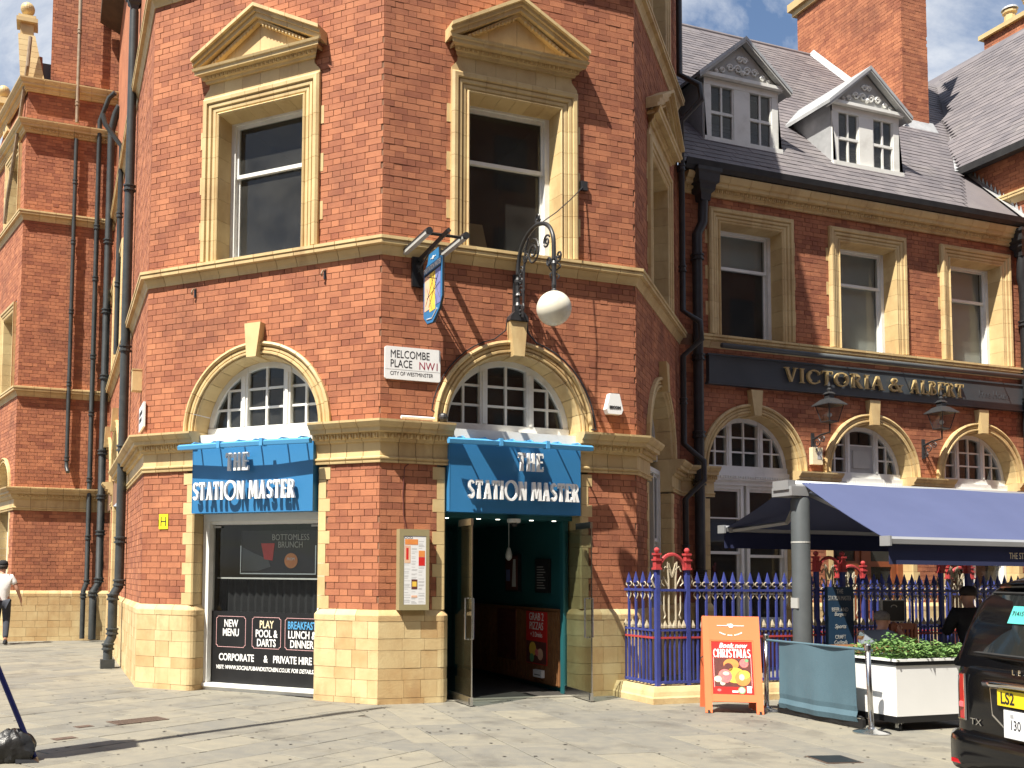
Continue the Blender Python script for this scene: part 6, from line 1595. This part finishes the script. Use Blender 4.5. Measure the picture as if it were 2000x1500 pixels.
# ---------------------------------------------------------------- black taxi at the kerb
t = thing('black_taxi', 'glossy black taxi cab seen from behind at the right edge', 'taxi', (3.087, -5.038, -.15), R(-102))
CX = .93
def sect(y, hw, z0, z1, rt=.12, rb=.08, n=5):
    pts = []
    for cx_, cz_, r, a0 in ((hw-rb, z0+rb, rb, -90), (hw-rt, z1-rt, rt, 0), (-hw+rt, z1-rt, rt, 90), (-hw+rb, z0+rb, rb, 180)):
        for k in range(n+1):
            a = R(a0 + 90*k/n); pts.append((CX+cx_+r*math.cos(a), y, cz_+r*math.sin(a)))
    return pts
low = [(.035, .72, .36, .98, .2), (.05, .83, .33, 1.02, .2), (.10, .90, .31, 1.06, .17), (.22, .93, .30, 1.10, .14), (.5, .935, .29, 1.12, .12), (1.6, .935, .28, 1.13, .11), (3.3, .935, .28, 1.12, .12), (4.2, .92, .30, 1.06, .2), (4.65, .85, .33, .98, .25), (4.82, .70, .38, .88, .2)]
body = put('body', MB().loft([sect(y, hw, z0, z1, rt) for y, hw, z0, z1, rt in low]), 'car_black', t, angle=35)
put('bumper', MB().loft([sect(y, hw, z0, z1, .07, .07) for y, hw, z0, z1 in ((-.045, .70, .27, .46), (-.02, .84, .22, .50), (.05, .925, .20, .51), (.25, .945, .20, .50), (.5, .94, .22, .48))]), 'car_black', t, angle=35)
put('underside', MB().loft([sect(y, .80, .12, .30, .05, .05) for y in (.02, 4.6)]), 'rubber', t)
gh = [(.05, .84, 1.10, .83), (.10, .84, 1.32, .80), (.17, .83, 1.52, .76), (.30, .81, 1.66, .71), (.6, .78, 1.76, .66), (1.1, .76, 1.82, .62), (2.0, .75, 1.84, .60), (2.7, .73, 1.78, .58), (3.2, .76, 1.50, .66), (3.75, .82, 1.10, .78)]
rings = []
for y, hb, zt, ht in gh:
    pts = []
    n = 6; rr = .14
    for k in range(n+1):
        u = k/n; a = PI/2*u
        pts.append((ht - rr + rr*math.cos(a), zt - rr*.7 + rr*.7*math.sin(a)))
    prof = [(.86, 1.0)] + [(hb + (ht-hb)*.3 + .04, 1.0 + (zt-1.0)*.35)] + pts
    L_ = [(CX+x, y, z) for x, z in prof] + [(CX-x, y, z) for x, z in reversed(prof)]
    rings.append(L_)
put('cabin', MB().loft(rings), 'car_black', t, angle=40)
# rear window, set a little proud of the cabin
def rear_pt(u, v):
    ys = [g_[0] for g_ in gh]; y = .065 + (.215-.065)*v; z = 1.12 + .46*v
    hw = .74 - .10*v
    return (CX + u*hw, y - .035 + .05*abs(u)**3, z)
wg = [[rear_pt(-1 + 2*i/14, k/6) for i in range(15)] for k in range(7)]
put('rear_window', MB().loft(wg, closed=False, caps=False), 'car_glass', t, smooth=True, fix=False)
put('window_surround', MB().tube([rear_pt(-1+2*i/14, 0) for i in range(15)], .012, 5).tube([rear_pt(-1, k/6) for k in range(7)], .012, 5).tube([rear_pt(1, k/6) for k in range(7)], .012, 5).tube([rear_pt(-1+2*i/14, 1) for i in range(15)], .012, 5), 'rubber', t)
put('spoiler', MB().loft([[(CX+u*.60, .20 + .08*abs(u)**3 + dy, 1.62 + dz - .02*abs(u)**2) for u in [-1+i/5 for i in range(11)]] for dy, dz in ((0, 0), (-.05, .045), (.15, .09), (.22, .06))], closed=False, caps=False), 'car_black', t, smooth=True, fix=False)
for sx in (-1, 1):
    x = CX + sx*.87
    m_ = MB().loft([[(CX+sx*(.74+a), .045+b, z) for a, b in ((0, -.015), (.07, .0), (.145, .055), (.175, .12), (.10, .14), (.0, .06))] for z, a_ in ((.60, 0), (.66, 0), (.88, 0), (.94, 0))])
    tl_ = put('tail_light', m_, 'tail_red', t)
    put('lens', MB().box(CX+sx*.775-.02, CX+sx*.775+.02, .026, .06, .69, .73), 'print_pink', tl_)
    put('light_bezel', MB().tube([(CX+sx*.73, .03, .59), (CX+sx*.735, .03, .95)], .010, 5).tube([(CX+sx*.735, .03, .595), (CX+sx*.83, .05, .595), (CX+sx*.90, .13, .60)], .008, 5), 'chrome', tl_)
    put('reflector', MB().box(CX+sx*.76-.06, CX+sx*.76+.06, -.036, .0, .26, .29), 'tail_red', t)
    for y in (.85, 3.95):
        wl = put('wheel', MB().lathe([(.21, -.10), (.33, -.10), (.345, -.06), (.345, .06), (.33, .10), (.21, .10)], (CX+sx*.83, y, .345), 24, 'x'), 'rubber', t)
        put('rim', MB().lathe([(.05, .0), (.2, -.02), (.21, .06)], (CX+sx*.86, y, .345), 18, 'x'), 'alu', wl)
    put('side_window', MB().add([(CX+sx*.845, .5, 1.14), (CX+sx*.845, 3.2, 1.14), (CX+sx*.68, 2.7, 1.64), (CX+sx*.68, .8, 1.64)], [(0, 1, 2, 3)]), 'car_glass', t, fix=False)
put('chrome_strip', MB().tube([(CX-.50+i*.1, -.012 + .03*abs((i-5)/5)**3, .915 - .015*abs((i-5)/5)**2) for i in range(11)], .030, 8), 'chrome', t, smooth=True)
put('plate_recess', MB().loft([[(CX+u*.46*k, .02 - .0*k, .74 + v*.15*k) for u, v in ((-1, .9), (1, .9), (.96, -.5), (.72, -1), (-.72, -1), (-.96, -.5))] for k in (1.0, .86)] , caps=False), 'chrome', t, fix=False)
put('plate_back', MB().prism([(CX-.44, .87), (CX+.44, .87), (CX+.42, .68), (CX+.32, .61), (CX-.32, .61), (CX-.42, .68)], 'y', .008, .03), 'black', t)
pl = put('number_plate', MB().box(CX-.345, CX+.175, -.012, .004, .757, .872), 'plate_yellow', t)
text('registration', 'LS2', .118, 'ink', pl, (CX-.315, -.0135, .812), .80, .0008, 'LEFT', bold=.002)
lp = put('licence_plate', MB().box(CX-.265, CX+.12, -.03, -.014, .535, .735), 'white', t)
put('plate_rim', MB().box(CX-.272, CX+.127, -.027, -.0141, .528, .534).box(CX-.272, CX+.127, -.027, -.0141, .736, .742).box(CX-.272, CX-.266, -.027, -.0141, .534, .736), 'ink', lp)
text('licence_number', '130', .10, 'ink', lp, (CX-.21, -.0315, .63), .72, .0008, 'LEFT')
put('licence_mark', MB().box(CX-.20, CX-.17, -.0318, -.03, .685, .71), 'faint_ink', lp)
text('badge', 'L  E', .055, 'chrome', t, (CX-.24, .028, 1.005), 1.0, .004, 'LEFT')
text('model_badge', 'TX', .07, 'chrome', t, (CX-.68, .03, .59), 1.3, .004, 'LEFT')
st = put('licence_sticker', MB().hexa([rear_pt(-.53, .52), rear_pt(-.28, .52), tuple(Vector(rear_pt(-.28, .52))-Vector((0, .004, 0))), tuple(Vector(rear_pt(-.53, .52))-Vector((0, .004, 0))), rear_pt(-.52, .80), rear_pt(-.28, .80), tuple(Vector(rear_pt(-.28, .80))-Vector((0, .004, 0))), tuple(Vector(rear_pt(-.52, .80))-Vector((0, .004, 0)))]), 'sticker', t)
st.location = (0, -.008, 0)
c = rear_pt(-.41, .68); tx_ = text('sticker_number', '71415', .05, 'ink', st, (c[0], c[1]-.0075, c[2]), .9, .0005); tx_.rotation_euler = (R(-18), 0, 0)
put('wiper', MB().tube([(CX, .06, 1.10), (CX-.18, .09, 1.15)], .010, 5), 'rubber', t)

# ---------------------------------------------------------------- sweeper's pan and lamp column at the left
t = thing('dustpan', 'navy handled street sweeping pan with black bag at the lower left corner', 'dustpan', (-3.84, -2.44, 0)); t.scale = (1.05, 1.05, 1.05)
mb = MB(); rb_ = random.Random(4); rings = []
from mathutils import noise as _nz
for k in range(13):
    u = k/12; z = .006 + .235*u; s_ = (1.0 + .10*math.sin(PI*u*1.2))*(1 - u**4*.75)
    ring = []
    for i in range(36):
        a = 2*PI*i/36; c_, n_ = math.cos(a), math.sin(a)
        sq = 1/max(abs(c_)**4 + abs(n_)**4, .3)**.25               # boxy outline of a bag sagging over the pan
        d = 1 + .22*_nz.noise(Vector((c_*2.2, n_*2.2, u*3.1 + 4))) + .10*_nz.noise(Vector((c_*6, n_*6, u*9)))
        ring.append((-.09 + .155*s_*c_*sq*d, .02 + .115*s_*n_*sq*d, z + .025*_nz.noise(Vector((c_*3, n_*3, u*2)))*(1 if k else 0)))
    rings.append(ring)
put('bag', mb.loft(rings), 'bin_bag', t, angle=30)
put('pan', MB().hexa([(-.06, -.12, .002), (.11, -.13, .002), (.10, .10, .002), (-.06, .10, .002), (-.06, -.10, .03), (.07, -.10, .02), (.07, .08, .03), (-.06, .08, .03)]), 'black', t)
put('handle', MB().tube([(.075, .0, .02), (-.0, .0, .20), (-.62, .0, 1.72)], .021, 10), 'navy', t, smooth=True)
put('brace', MB().tube([(-.22, -.02, .16), (-.03, .0, .20)], .02, 8), 'navy', t)
t = thing('lamp_column', 'tall slim street lamp column standing just left of the view', 'lamp', (-5.05, -2.93, 0))
put('column', MB().tube([(0, 0, 0), (0, 0, 1.2), (0, 0, 1.25), (0, 0, 9.1)], [.09, .09, .06, .05], 10), 'post_grey', t, smooth=True)
put('arm', MB().tube([(0, 0, 9.0), (-.2, -.1, 9.25), (-.6, -.3, 9.32)], .03, 8), 'post_grey', t); put('lantern', MB().loft([[(-.6-u, -.3-u*.5+v, 9.32+w_) for v, w_ in ((-.08, 0), (.08, 0), (.05, .08), (-.05, .08))] for u in (0, .4)]), 'grey_paint', t)
put('shadow_box', MB().box(-.10, .10, -.2, .2, 2.5, 3.7), 'grey_paint', t)  # added box, sized to cast the broad part of the column's shadow

# ---------------------------------------------------------------- the hotel across the street, unseen, added to darken the shade and be mirrored
t = thing('opposite_hotel', 'long brick hotel front across the street, out of view, added to darken shade and reflections', 'building', (4, -25, 0))
put('wall', MB().box(-42, 42, -10, 0, -.15, 23), 'brick', t)
put('plinth', MB().box(-42, 42, .001, .25, -.15, 4.2), 'stone', t); put('cornice', MB().box(-42.3, 42.3, -10.3, .5, 23, 23.9), 'terracotta', t)
for zz in (6, 10, 14, 18):
    for i in range(20): put('window', MB().box(-39+i*4.05, -37.5+i*4.05, .001, .08, zz, zz+2.3), 'car_glass', t)
